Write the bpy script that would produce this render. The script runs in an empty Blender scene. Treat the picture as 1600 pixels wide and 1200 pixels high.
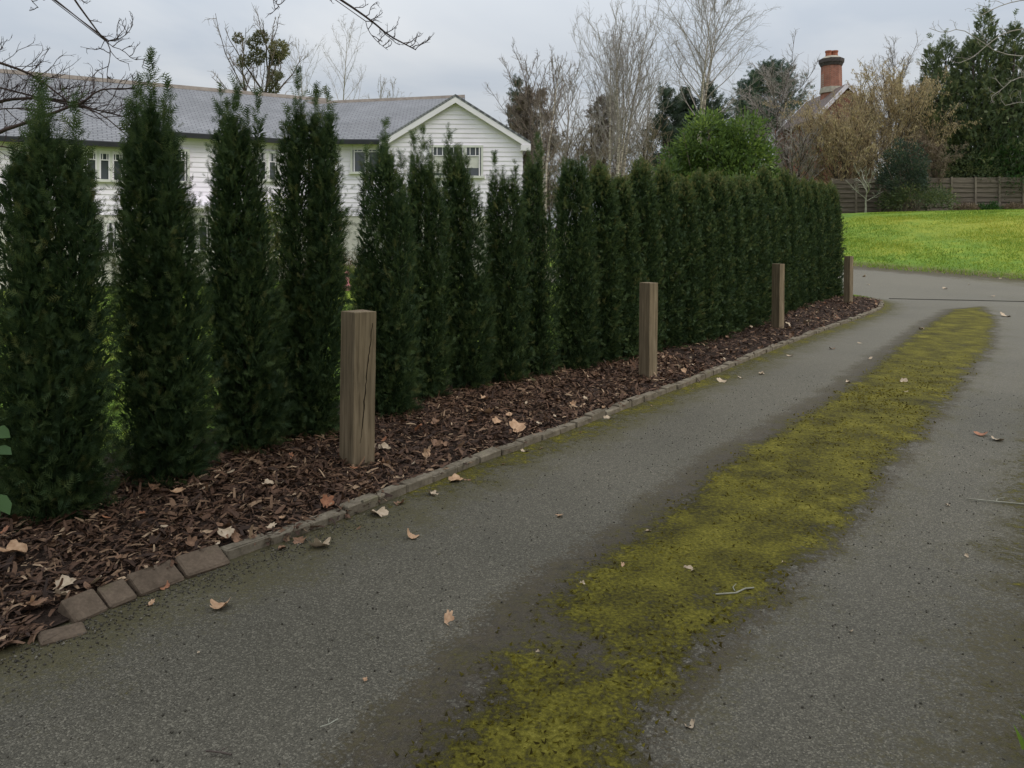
import bpy, math, random
import numpy as np
from math import radians, pi, sin, cos
from mathutils import Vector

# ------------------------------------------------------------------ camera, sky, sun, exposure
scene = bpy.context.scene
col = scene.collection
FPX, CAMH, HOR = 1200.0, 1.6, 367.0          # focal length (px of a 1600 px wide frame), eye height, horizon row

cam_d = bpy.data.cameras.new('camera')
cam_d.sensor_width = 36.0
cam_d.lens = 36.0 * FPX / 1600.0
cam_d.shift_y = -(600.0 - HOR) / 1600.0
cam_d.clip_start, cam_d.clip_end = 0.05, 2000.0
cam = bpy.data.objects.new('camera', cam_d)
cam.location = (0, 0, CAMH)
cam.rotation_euler = (radians(90), 0, 0)
col.objects.link(cam)
scene.camera = cam

SUN_AZ, SUN_EL = radians(112), radians(46)     # azimuth from +Y towards +X
world = bpy.data.worlds.new('World')
scene.world = world
world.use_nodes = True
wn, wl = world.node_tree.nodes, world.node_tree.links
wn.clear()
w_out = wn.new('ShaderNodeOutputWorld')
w_bg = wn.new('ShaderNodeBackground')
sky = wn.new('ShaderNodeTexSky')
sky.sky_type = 'NISHITA'
sky.sun_disc = False
sky.sun_elevation = SUN_EL
sky.sun_rotation = SUN_AZ
sky.air_density, sky.dust_density, sky.ozone_density = 1.0, 2.0, 1.0
w_tc = wn.new('ShaderNodeTexCoord')
w_sep = wn.new('ShaderNodeSeparateXYZ')
wl.new(w_tc.outputs['Generated'], w_sep.inputs[0])
w_zadd = wn.new('ShaderNodeMath'); w_zadd.operation = 'ADD'; w_zadd.inputs[1].default_value = 0.16
w_zmax = wn.new('ShaderNodeMath'); w_zmax.operation = 'MAXIMUM'; w_zmax.inputs[1].default_value = 0.05
wl.new(w_sep.outputs['Z'], w_zadd.inputs[0]); wl.new(w_zadd.outputs[0], w_zmax.inputs[0])
w_dx = wn.new('ShaderNodeMath'); w_dx.operation = 'DIVIDE'
w_dy = wn.new('ShaderNodeMath'); w_dy.operation = 'DIVIDE'
wl.new(w_sep.outputs['X'], w_dx.inputs[0]); wl.new(w_zmax.outputs[0], w_dx.inputs[1])
wl.new(w_sep.outputs['Y'], w_dy.inputs[0]); wl.new(w_zmax.outputs[0], w_dy.inputs[1])
w_comb = wn.new('ShaderNodeCombineXYZ')
wl.new(w_dx.outputs[0], w_comb.inputs[0]); wl.new(w_dy.outputs[0], w_comb.inputs[1])
w_noise = wn.new('ShaderNodeTexNoise')
w_noise.inputs['Scale'].default_value = 0.85
w_noise.inputs['Detail'].default_value = 5.0
w_noise.inputs['Roughness'].default_value = 0.5
w_noise.inputs['Distortion'].default_value = 0.5
wl.new(w_comb.outputs[0], w_noise.inputs['Vector'])
w_ramp = wn.new('ShaderNodeValToRGB')
cr = w_ramp.color_ramp
cr.elements[0].position = 0.38; cr.elements[0].color = (4.5, 4.95, 5.55, 1)
cr.elements[1].position = 0.64; cr.elements[1].color = (6.15, 6.35, 6.55, 1)
wl.new(w_noise.outputs['Fac'], w_ramp.inputs[0])
# overcast brightens towards the zenith
w_zen = wn.new('ShaderNodeMapRange')
w_zen.inputs['From Min'].default_value = 0.0; w_zen.inputs['From Max'].default_value = 1.0
w_zen.inputs['To Min'].default_value = 0.74; w_zen.inputs['To Max'].default_value = 3.0
wl.new(w_sep.outputs['Z'], w_zen.inputs['Value'])
w_vm = wn.new('ShaderNodeVectorMath'); w_vm.operation = 'SCALE'
wl.new(w_ramp.outputs['Color'], w_vm.inputs[0]); wl.new(w_zen.outputs[0], w_vm.inputs['Scale'])
w_mix = wn.new('ShaderNodeMix'); w_mix.data_type = 'RGBA'
w_mix.inputs['Factor'].default_value = 0.93
wl.new(sky.outputs[0], w_mix.inputs['A']); wl.new(w_vm.outputs[0], w_mix.inputs['B'])
wl.new(w_mix.outputs['Result'], w_bg.inputs['Color'])
w_bg.inputs['Strength'].default_value = 0.1
wl.new(w_bg.outputs[0], w_out.inputs[0])

sun_d = bpy.data.lights.new('sun', 'SUN')
sun_d.energy = 1.5
sun_d.angle = radians(28)
sun_d.color = (1.0, 0.955, 0.88)
sun = bpy.data.objects.new('sun', sun_d)
sd = Vector((sin(SUN_AZ) * cos(SUN_EL), cos(SUN_AZ) * cos(SUN_EL), sin(SUN_EL)))
sun.rotation_euler = sd.to_track_quat('Z', 'Y').to_euler()
sun.location = (20, 10, 40)
col.objects.link(sun)

scene.view_settings.view_transform = 'Standard'
scene.view_settings.look = 'None'
scene.view_settings.exposure = 0.0
scene.view_settings.gamma = 1.0
scene.view_settings.use_curve_mapping = False
scene.cycles.max_bounces = 6
scene.cycles.transparent_max_bounces = 8

# ------------------------------------------------------------------ helpers
def P(px, py, Y):
    """photo pixel + depth -> world point"""
    return np.array([(px - 800.0) / FPX * Y, Y, CAMH - (py - HOR) / FPX * Y])

def G(px, py, z=0.0):
    """photo pixel -> point on the level z"""
    Y = FPX * (CAMH - z) / (py - HOR)
    return np.array([(px - 800.0) / FPX * Y, Y, z])

def smooth01(a, b, x):
    t = np.clip((np.asarray(x, float) - a) / (b - a), 0, 1)
    return t * t * (3 - 2 * t)

def vnoise(x, y, seed=0):
    xi, yi = np.floor(x).astype(np.int64), np.floor(y).astype(np.int64)
    fx, fy = x - xi, y - yi
    fx, fy = fx * fx * (3 - 2 * fx), fy * fy * (3 - 2 * fy)
    def h(i, j):
        n = (i * 374761393 + j * 668265263 + seed * 1442695041) & 0xffffffff
        n = ((n ^ (n >> 13)) * 1274126177) & 0xffffffff
        return ((n ^ (n >> 16)) & 0xffff) / 65535.0
    return (h(xi, yi) * (1 - fx) + h(xi + 1, yi) * fx) * (1 - fy) + (h(xi, yi + 1) * (1 - fx) + h(xi + 1, yi + 1) * fx) * fy

def fbm(x, y, seed=0, oct=4):
    s, a, t = 0.0, 1.0, 0.0
    for o in range(oct):
        s = s + a * vnoise(x * 2 ** o, y * 2 ** o, seed + o); t += a; a *= 0.5
    return s / t

def world_loc(o):
    v = np.zeros(3)
    while o is not None:
        v += np.array(o.location); o = o.parent
    return v

def build(name, V, F, mat, parent=None, attrs=None, smooth=False):
    """V (n,3) world coordinates; F: int array (m,3|4), or list of arrays / of index tuples"""
    V = np.asarray(V, dtype=np.float64).reshape(-1, 3)
    if parent is not None:
        V = V - world_loc(parent)
    me = bpy.data.meshes.new(name)
    if isinstance(F, list) and F and isinstance(F[0], (tuple, list)):
        me.from_pydata([tuple(v) for v in V], [], F)
    else:
        Fs = F if isinstance(F, list) else [F]
        Fs = [np.asarray(f, dtype=np.int32) for f in Fs if len(f)]
        loops = np.concatenate([f.ravel() for f in Fs])
        tot = np.concatenate([np.full(len(f), f.shape[1], dtype=np.int32) for f in Fs])
        start = np.concatenate([[0], np.cumsum(tot)[:-1]]).astype(np.int32)
        me.vertices.add(len(V)); me.vertices.foreach_set('co', V.astype(np.float32).ravel())
        me.loops.add(len(loops)); me.loops.foreach_set('vertex_index', loops)
        me.polygons.add(len(tot)); me.polygons.foreach_set('loop_start', start)
        try: me.polygons.foreach_set('loop_total', tot)
        except Exception: pass
        me.update(calc_edges=True)
    if attrs:
        for k, a in attrs.items():
            at = me.attributes.new(k, 'FLOAT', 'POINT')
            at.data.foreach_set('value', np.asarray(a, dtype=np.float32))
    if smooth:
        me.polygons.foreach_set('use_smooth', np.ones(len(me.polygons), dtype=bool))
    if mat is not None:
        me.materials.append(mat)
    ob = bpy.data.objects.new(name, me)
    col.objects.link(ob)
    if parent is not None:
        ob.parent = parent
    return ob

def empty(name, loc):
    o = bpy.data.objects.new(name, None)
    o.empty_display_size = 0.1
    o.location = tuple(float(c) for c in loc)
    col.objects.link(o)
    return o

def tag(o, label=None, cat=None, group=None, kind=None):
    if label: o['label'] = label
    if cat: o['category'] = cat
    if group: o['group'] = group
    if kind: o['kind'] = kind
    return o

class MB:
    """collects polygons for one mesh"""
    def __init__(self): self.V, self.F = [], []
    def poly(self, pts):
        b = len(self.V); self.V += [tuple(p) for p in pts]; self.F.append(tuple(range(b, b + len(pts))))
    def hexa(self, p):   # 8 points: bottom 4 ccw, top 4 ccw
        b = len(self.V); self.V += [tuple(q) for q in p]
        for f in ((0, 3, 2, 1), (4, 5, 6, 7), (0, 1, 5, 4), (1, 2, 6, 5), (2, 3, 7, 6), (3, 0, 4, 7)):
            self.F.append(tuple(b + i for i in f))
    def box(self, x0, x1, y0, y1, z0, z1):
        self.hexa([(x0, y0, z0), (x1, y0, z0), (x1, y1, z0), (x0, y1, z0), (x0, y0, z1), (x1, y0, z1), (x1, y1, z1), (x0, y1, z1)])
    def obox(self, p0, p1, n, d0, d1, z0, z1):
        """box along the plan line p0-p1, from d0 to d1 along the plan normal n"""
        a, b = np.array(p0[:2], float), np.array(p1[:2], float); n = np.array(n, float)
        q = [a + n * d0, b + n * d0, b + n * d1, a + n * d1]
        self.hexa([(*c, z0) for c in q] + [(*c, z1) for c in q])
    def slab(self, quad, t):
        """a sloping plate: quad (4 points, top side) with thickness t downwards"""
        q = [np.array(p, float) for p in quad]
        self.hexa([p - np.array([0, 0, t]) for p in q] + q)
    def build(self, name, mat, parent=None, smooth=False):
        return build(name, np.array(self.V), self.F, mat, parent, smooth=smooth)

class Tubes:
    def __init__(self): self.V, self.F4, self.T, self.n = [], [], [], 0
    def add(self, pts, rad, sides=4, tint=0.5):
        pts = np.asarray(pts, float); rad = np.asarray(rad, float)
        k = len(pts)
        d = np.empty_like(pts)
        d[1:-1] = pts[2:] - pts[:-2]; d[0] = pts[1] - pts[0]; d[-1] = pts[-1] - pts[-2]
        d /= np.linalg.norm(d, axis=1, keepdims=True) + 1e-9
        ref = np.array([0.31, 0.87, 0.2]) if abs(d[0, 2]) > 0.8 else np.array([0.1, 0.05, 1.0])
        u = np.cross(d, ref); u /= np.linalg.norm(u, axis=1, keepdims=True) + 1e-9
        w = np.cross(d, u)
        a = np.arange(sides) * 2 * pi / sides
        ring = u[:, None, :] * np.cos(a)[None, :, None] + w[:, None, :] * np.sin(a)[None, :, None]
        V = pts[:, None, :] + ring * rad[:, None, None]
        self.V.append(V.reshape(-1, 3))
        i = np.arange(k - 1)[:, None] * sides; j = np.arange(sides)[None, :]; j2 = (j + 1) % sides
        F = np.stack([i + j, i + j2, i + sides + j2, i + sides + j], -1).reshape(-1, 4) + self.n
        self.F4.append(F); self.T.append(np.full(k * sides, tint)); self.n += k * sides
    def build(self, name, mat, parent=None):
        return build(name, np.concatenate(self.V), np.concatenate(self.F4), mat, parent, {'tint': np.concatenate(self.T)}, smooth=True)

def frames(d, rng, roll=None):
    """orthonormal frames with local Y along d, random roll: (n,3,3) columns x,y,z"""
    d = d / (np.linalg.norm(d, axis=1, keepdims=True) + 1e-9)
    r = rng.normal(size=d.shape)
    x = np.cross(d, r); x /= np.linalg.norm(x, axis=1, keepdims=True) + 1e-9
    if roll is not None:
        x = np.cross(d, roll + 0.25 * r); x /= np.linalg.norm(x, axis=1, keepdims=True) + 1e-9
    z = np.cross(x, d)
    return np.stack([x, d, z], axis=2)

def scatter(tplV, tplF, pos, R, s, tint=None):
    """instances of a small template baked into one array"""
    n, k = len(pos), len(tplV)
    s = np.asarray(s, float)
    if s.ndim == 1: sv = s[:, None, None] * tplV[None]
    else: sv = s[:, None, :] * tplV[None]
    V = np.einsum('nij,nkj->nki', R, sv) + pos[:, None, :]
    F = (tplF[None] + (np.arange(n) * k)[:, None, None]).reshape(-1, tplF.shape[1])
    T = np.repeat(tint if tint is not None else np.full(n, .5), k)
    return V.reshape(-1, 3), F, T

# templates (unit length along +Y)
def frond_template(pairs=4, wdt=.10):
    V, F = [], []
    V += [(-.02, 0, 0), (.02, 0, 0), (0, 1, 0.05)]; F.append((0, 1, 2))
    for i in range(pairs):
        t = 0.12 + 0.75 * i / pairs
        L = 0.42 * (1 - 0.55 * t)
        for s in (-1, 1):
            b = len(V)
            tt = t + (0.05 if s > 0 else 0)
            V += [(s * .005, tt, 0.01), (s * .01, tt + wdt, 0.01), (s * L, tt + L * .8, -0.04)]
            F.append((b, b + 1, b + 2) if s < 0 else (b, b + 2, b + 1))
    return np.array(V, float), np.array(F, int)
FRV, FRF = frond_template(4)
FRV3, FRF3 = frond_template(3, .2)
# broad leaf: two halves folded along the midrib, 1 long
LFV = np.array([(0, 0, 0), (.19, .35, .06), (.16, .7, .05), (0, 1, -.05), (-.16, .7, .05), (-.19, .35, .06), (0, .5, 0)], float)
LFF = np.array([(0, 1, 6), (1, 2, 6), (2, 3, 6), (3, 4, 6), (4, 5, 6), (5, 0, 6)], int)
KV = np.array([(0, 0, 0), (.22, .5, .05), (0, 1, 0), (-.22, .5, .05)], float)
KF = np.array([(0, 1, 2, 3)], int)

# ------------------------------------------------------------------ materials
def new_mat(name):
    m = bpy.data.materials.new(name); m.use_nodes = True
    nt = m.node_tree
    b = nt.nodes['Principled BSDF']
    return m, nt, b

def N(nt, t, **kw):
    n = nt.nodes.new(t)
    for k, v in kw.items():
        if k in n.inputs: n.inputs[k].default_value = v
        else: setattr(n, k, v)
    return n

def ramp(nt, fac, stops):
    r = nt.nodes.new('ShaderNodeValToRGB')
    e = r.color_ramp.elements
    while len(e) > 2: e.remove(e[-1])
    for i, (p, c) in enumerate(stops):
        if i < 2: e[i].position = p; el = e[i]
        else: el = e.new(p)
        el.color = (*c, 1)
    if fac is not None: nt.links.new(fac, r.inputs[0])
    return r.outputs['Color']

def mixc(nt, fac, a, b, blend='MIX'):
    m = nt.nodes.new('ShaderNodeMix'); m.data_type = 'RGBA'; m.blend_type = blend
    for k, v in (('Factor', fac), ('A', a), ('B', b)):
        if isinstance(v, (int, float)): m.inputs[k].default_value = v
        elif isinstance(v, tuple): m.inputs[k].default_value = (*v, 1)
        else: nt.links.new(v, m.inputs[k])
    return m.outputs['Result']

def math(nt, op, a, b=0.0, clamp=False):
    m = nt.nodes.new('ShaderNodeMath'); m.operation = op; m.use_clamp = clamp
    for i, v in enumerate((a, b)):
        if isinstance(v, (int, float)): m.inputs[i].default_value = v
        else: nt.links.new(v, m.inputs[i])
    return m.outputs[0]

def attr(nt, name):
    a = nt.nodes.new('ShaderNodeAttribute'); a.attribute_name = name
    return a.outputs['Fac']

def noise(nt, scale, detail=4.0, rough=0.55, vec=None, dist=0.0):
    n = N(nt, 'ShaderNodeTexNoise', Scale=scale, Detail=detail, Roughness=rough, Distortion=dist)
    if vec is None:
        vec = nt.nodes.new('ShaderNodeNewGeometry').outputs['Position']
    nt.links.new(vec, n.inputs['Vector'])
    return n.outputs['Fac']

def scaled(nt, sx, sy, sz, coord='Position'):
    m = nt.nodes.new('ShaderNodeMapping'); m.inputs['Scale'].default_value = (sx, sy, sz)
    if coord == 'Position': src = nt.nodes.new('ShaderNodeNewGeometry').outputs['Position']
    else: src = nt.nodes.new('ShaderNodeTexCoord').outputs[coord]
    nt.links.new(src, m.inputs['Vector'])
    return m.outputs[0]

def bump(nt, b, h, strength, dist):
    n = nt.nodes.new('ShaderNodeBump'); n.inputs['Strength'].default_value = strength; n.inputs['Distance'].default_value = dist
    nt.links.new(h, n.inputs['Height']); nt.links.new(n.outputs[0], b.inputs['Normal'])

def foliage_mat(name, stops, trans=0.25, rough=0.55, spec=0.25, tcol=None):
    m, nt, b = new_mat(name)
    t = attr(nt, 'tint')
    n = noise(nt, 2.2, 3)
    f = math(nt, 'ADD', math(nt, 'MULTIPLY', t, 0.75), math(nt, 'MULTIPLY', n, 0.25))
    c = ramp(nt, f, stops)
    nt.links.new(c, b.inputs['Base Color'])
    b.inputs['Roughness'].default_value = rough
    b.inputs['Specular IOR Level'].default_value = spec
    if trans:
        tr = nt.nodes.new('ShaderNodeBsdfTranslucent')
        hs = nt.nodes.new('ShaderNodeHueSaturation'); hs.inputs['Value'].default_value = 1.5; hs.inputs['Hue'].default_value = 0.48
        nt.links.new(c, hs.inputs['Color']); nt.links.new(hs.outputs[0], tr.inputs['Color'])
        mx = nt.nodes.new('ShaderNodeMixShader'); mx.inputs[0].default_value = trans
        nt.links.new(b.outputs[0], mx.inputs[1]); nt.links.new(tr.outputs[0], mx.inputs[2])
        nt.links.new(mx.outputs[0], nt.nodes['Material Output'].inputs['Surface'])
    return m

def plain_mat(name, c0, c1, scale=8.0, rough=0.75, spec=0.3, bstr=0.0, bdist=0.01, detail=5, coord=None):
    m, nt, b = new_mat(name)
    n = noise(nt, scale, detail, vec=coord(nt) if coord else None)
    nt.links.new(ramp(nt, n, [(0.3, c0), (0.7, c1)]), b.inputs['Base Color'])
    b.inputs['Roughness'].default_value = rough
    b.inputs['Specular IOR Level'].default_value = spec
    if bstr: bump(nt, b, n, bstr, bdist)
    return m

M = {}
M['thuja'] = foliage_mat('thuja', [(0.1, (.020, .041, .017)), (0.40, (.040, .070, .025)), (0.68, (.078, .115, .036)), (0.94, (.17, .16, .055))], 0.28, 0.6, 0.2)
M['thuja_top'] = foliage_mat('thuja_top', [(0.1, (.03, .045, .016)), (0.6, (.06, .07, .022)), (0.95, (.11, .09, .03))], 0.25, 0.6, 0.2)
M['thuja_core'] = plain_mat('thuja_core', (.010, .018, .008), (.034, .050, .019), 70, 0.9, 0.1, 0.8, 0.03)
M['thuja_bark'] = plain_mat('thuja_bark', (.06, .04, .028), (.13, .09, .06), 30, 0.9, 0.1, 0.5, 0.01)
M['yew'] = foliage_mat('yew', [(0.1, (.048, .070, .036)), (0.45, (.088, .118, .052)), (0.75, (.15, .17, .065)), (0.95, (.23, .21, .085))], 0.2)
M['cypress'] = foliage_mat('cypress', [(0.1, (.030, .050, .036)), (0.55, (.055, .080, .050)), (0.95, (.095, .12, .065))], 0.15)
M['larch'] = foliage_mat('larch', [(0.1, (.10, .078, .062)), (0.55, (.165, .128, .10)), (0.95, (.24, .19, .145))], 0.15)
M['pine'] = foliage_mat('pine', [(0.1, (.04, .066, .05)), (0.55, (.07, .105, .07)), (0.95, (.12, .155, .09))], 0.15)
M['laurel'] = foliage_mat('laurel', [(0.08, (.035, .068, .020)), (0.45, (.085, .145, .032)), (0.8, (.16, .24, .05)), (0.97, (.30, .38, .08))], 0.3, 0.45, 0.35)
M['bright_leaf'] = foliage_mat('bright_leaf', [(0.1, (.035, .075, .025)), (0.9, (.075, .14, .04))], 0.25, 0.55, 0.2)
M['ivy'] = foliage_mat('ivy', [(0.1, (.02, .055, .016)), (0.6, (.04, .10, .025)), (0.95, (.09, .17, .04))], 0.25, 0.4, 0.4)
M['gold_shrub'] = foliage_mat('gold_shrub', [(0.1, (.10, .14, .03)), (0.6, (.2, .24, .05)), (0.95, (.32, .34, .09))], 0.3)
M['catkin'] = foliage_mat('catkin', [(0.1, (.25, .19, .10)), (0.55, (.40, .32, .17)), (0.95, (.58, .49, .28))], 0.3, 0.7, 0.15)
M['dead_leaf_shrub'] = foliage_mat('dead_leaf_shrub', [(0.1, (.12, .09, .06)), (0.55, (.19, .145, .10)), (0.95, (.28, .22, .15))], 0.2, 0.7, 0.15)
M['mistletoe'] = foliage_mat('mistletoe', [(0.1, (.07, .075, .04)), (0.6, (.13, .13, .06)), (0.95, (.22, .21, .07))], 0.25)
M['twig_brown'] = plain_mat('twig_brown', (.15, .118, .095), (.25, .20, .16), 9, 0.85, 0.15)
M['twig_tan'] = plain_mat('twig_tan', (.20, .16, .11), (.33, .27, .19), 9, 0.85, 0.15)
M['twig_grey'] = plain_mat('twig_grey', (.25, .22, .195), (.38, .335, .30), 9, 0.85, 0.15)
M['twig_red'] = plain_mat('twig_red', (.035, .022, .020), (.075, .048, .042), 12, 0.75, 0.25)
M['bark_dark'] = plain_mat('bark_dark', (.05, .038, .032), (.12, .095, .08), 14, 0.9, 0.15, 0.6, 0.02)
M['lichen'] = plain_mat('lichen', (.22, .21, .16), (.40, .39, .31), 9, 0.85, 0.15)

def birch_mat():
    m, nt, b = new_mat('birch_bark')
    n = noise(nt, 1.0, 5, vec=scaled(nt, 3, 3, 14))
    nt.links.new(ramp(nt, n, [(0.38, (.12, .09, .07)), (0.5, (.40, .34, .27)), (0.75, (.58, .52, .44))]), b.inputs['Base Color'])
    b.inputs['Roughness'].default_value = 0.8
    return m
M['birch'] = birch_mat()

def asphalt_mat():
    m, nt, b = new_mat('asphalt')
    pos = nt.nodes.new('ShaderNodeNewGeometry').outputs['Position']
    # aggregate
    v = N(nt, 'ShaderNodeTexVoronoi', Scale=190.0); nt.links.new(pos, v.inputs['Vector'])
    hs = nt.nodes.new('ShaderNodeSeparateColor'); nt.links.new(v.outputs['Color'], hs.inputs[0])
    stone = ramp(nt, hs.outputs[0], [(0.0, (.034, .030, .021)), (0.4, (.080, .072, .053)), (0.8, (.132, .119, .089)), (0.96, (.27, .245, .19))])
    fine = noise(nt, 260, 2)
    stone = mixc(nt, 0.35, stone, ramp(nt, fine, [(0.35, (.038, .034, .024)), (0.7, (.148, .133, .098))]))
    big = noise(nt, 0.55, 5)
    base = mixc(nt, 1.0, stone, ramp(nt, big, [(0.3, (.78, .78, .76)), (0.7, (1.15, 1.13, 1.1))]), 'MULTIPLY')
    far_tone = attr(nt, 'far_tone')
    base = mixc(nt, math(nt, 'MULTIPLY', far_tone, 0.55), base, (.182, .165, .128))
    # dirt along the wheel lines, algae film and moss
    n1 = noise(nt, 3.2, 6, 0.62); n2 = noise(nt, 17, 5, 0.6); n3 = noise(nt, 60, 4, 0.6)
    dirt = attr(nt, 'dirt')
    dm = math(nt, 'ADD', math(nt, 'MULTIPLY', dirt, 1.15), math(nt, 'MULTIPLY', math(nt, 'SUBTRACT', n1, 0.5), 1.5))
    dm = math(nt, 'ADD', dm, math(nt, 'MULTIPLY', math(nt, 'SUBTRACT', n2, 0.5), 1.0))
    dm = math(nt, 'ADD', dm, math(nt, 'MULTIPLY', math(nt, 'SUBTRACT', n3, 0.5), 1.7))
    dfac = N(nt, 'ShaderNodeMapRange', **{'From Min': 0.44, 'From Max': 0.76}); nt.links.new(dm, dfac.inputs['Value'])
    dcol = ramp(nt, n2, [(0.3, (.024, .017, .010)), (0.65, (.068, .050, .030))])
    c = mixc(nt, math(nt, 'MULTIPLY', dfac.outputs[0], 0.75), base, dcol)
    alg = attr(nt, 'algae')
    am = math(nt, 'ADD', alg, math(nt, 'MULTIPLY', math(nt, 'SUBTRACT', n1, 0.5), 1.3))
    am = math(nt, 'ADD', am, math(nt, 'MULTIPLY', math(nt, 'SUBTRACT', n2, 0.5), 0.6))
    am = math(nt, 'ADD', am, math(nt, 'MULTIPLY', math(nt, 'SUBTRACT', n3, 0.5), 1.2))
    afac = N(nt, 'ShaderNodeMapRange', **{'From Min': 0.38, 'From Max': 0.85}); nt.links.new(am, afac.inputs['Value'])
    c = mixc(nt, math(nt, 'MULTIPLY', afac.outputs[0], 0.7), c, ramp(nt, n3, [(0.3, (.042, .036, .014)), (0.7, (.10, .085, .030))]))
    moss = attr(nt, 'moss')
    mm = math(nt, 'ADD', moss, math(nt, 'MULTIPLY', math(nt, 'SUBTRACT', n1, 0.5), 1.0))
    mm = math(nt, 'ADD', mm, math(nt, 'MULTIPLY', math(nt, 'SUBTRACT', n2, 0.5), 1.3))
    mm = math(nt, 'ADD', mm, math(nt, 'MULTIPLY', math(nt, 'SUBTRACT', n3, 0.5), 0.7))
    mfac = N(nt, 'ShaderNodeMapRange', **{'From Min': 0.36, 'From Max': 0.78}); nt.links.new(mm, mfac.inputs['Value'])
    mcol = ramp(nt, math(nt, 'ADD', math(nt, 'MULTIPLY', n1, 0.5), math(nt, 'MULTIPLY', n3, 0.5)),
                [(0.34, (.024, .019, .009)), (0.45, (.070, .061, .012)), (0.56, (.136, .119, .016)), (0.70, (.27, .235, .045))])
    c = mixc(nt, mfac.outputs[0], c, mcol)
    nt.links.new(c, b.inputs['Base Color'])
    b.inputs['Roughness'].default_value = 0.68
    nt.links.new(math(nt, 'SUBTRACT', 0.26, math(nt, 'MULTIPLY', mfac.outputs[0], 0.18)), b.inputs['Specular IOR Level'])
    h = math(nt, 'ADD', math(nt, 'MULTIPLY', v.outputs['Distance'], -0.5), math(nt, 'MULTIPLY', fine, 0.4))
    h = math(nt, 'ADD', h, math(nt, 'MULTIPLY', math(nt, 'MULTIPLY', mfac.outputs[0], math(nt, 'ADD', n3, math(nt, 'MULTIPLY', n2, 1.6))), 3.0))
    bump(nt, b, h, 0.75, 0.006)
    return m
M['asphalt'] = asphalt_mat()
M['moss'] = foliage_mat('moss', [(0.1, (.044, .036, .012)), (0.5, (.130, .112, .016)), (0.85, (.24, .21, .035)), (0.98, (.40, .35, .11))], 0.3, 0.9, 0.03)

def lawn_mat():
    m, nt, b = new_mat('lawn')
    n1 = noise(nt, 0.22, 4); n2 = noise(nt, 2.4, 6, 0.65); n3 = noise(nt, 14, 5, 0.65)
    f = math(nt, 'ADD', math(nt, 'MULTIPLY', n1, 0.55), math(nt, 'MULTIPLY', n2, 0.45))
    c = ramp(nt, f, [(0.32, (.09, .17, .030)), (0.5, (.16, .255, .035)), (0.62, (.27, .32, .045)), (0.78, (.36, .36, .06))])
    dry = attr(nt, 'dry')
    df = math(nt, 'ADD', dry, math(nt, 'MULTIPLY', math(nt, 'SUBTRACT', n2, 0.5), 0.9), True)
    c = mixc(nt, df, c, (.34, .33, .045))
    ed = math(nt, 'ADD', attr(nt, 'margin'), math(nt, 'MULTIPLY', math(nt, 'SUBTRACT', n2, 0.5), 1.2), True)
    c = mixc(nt, math(nt, 'MULTIPLY', ed, attr(nt, 'margin')), c, (.13, .10, .06))
    c = mixc(nt, 0.75, c, ramp(nt, n3, [(0.3, (.45, .5, .4)), (0.65, (1.15, 1.12, 1.0))]), 'MULTIPLY')
    nt.links.new(c, b.inputs['Base Color'])
    b.inputs['Roughness'].default_value = 0.85; b.inputs['Specular IOR Level'].default_value = 0.15
    bump(nt, b, math(nt, 'ADD', n2, math(nt, 'MULTIPLY', n3, 0.5)), 0.9, 0.08)
    return m
M['lawn'] = lawn_mat()
M['grass'] = foliage_mat('grass', [(0.1, (.08, .16, .025)), (0.4, (.17, .27, .035)), (0.7, (.31, .34, .045)), (0.97, (.48, .44, .09))], 0.3, 0.6, 0.2)
M['soil'] = plain_mat('soil', (.018, .012, .009), (.05, .034, .026), 40, 0.95, 0.1, 0.9, 0.02)
def bark_mat():
    m, nt, b = new_mat('bark_mulch')
    t = attr(nt, 'tint')
    n = noise(nt, 1.0, 4, vec=scaled(nt, 90, 90, 90))
    c = ramp(nt, t, [(0.0, (.028, .014, .008)), (0.3, (.072, .036, .020)), (0.6, (.140, .074, .042)), (0.8, (.23, .14, .08)), (0.95, (.46, .32, .20))])
    c = mixc(nt, 0.6, c, ramp(nt, n, [(0.3, (.5, .5, .5)), (0.7, (1.2, 1.2, 1.2))]), 'MULTIPLY')
    nt.links.new(c, b.inputs['Base Color']); b.inputs['Roughness'].default_value = 0.7; b.inputs['Specular IOR Level'].default_value = 0.3
    return m
M['bark'] = bark_mat()
M['gravel'] = foliage_mat('gravel', [(0.1, (.035, .031, .024)), (0.6, (.09, .08, .062)), (0.97, (.24, .215, .17))], 0, 0.85, 0.2)

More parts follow.
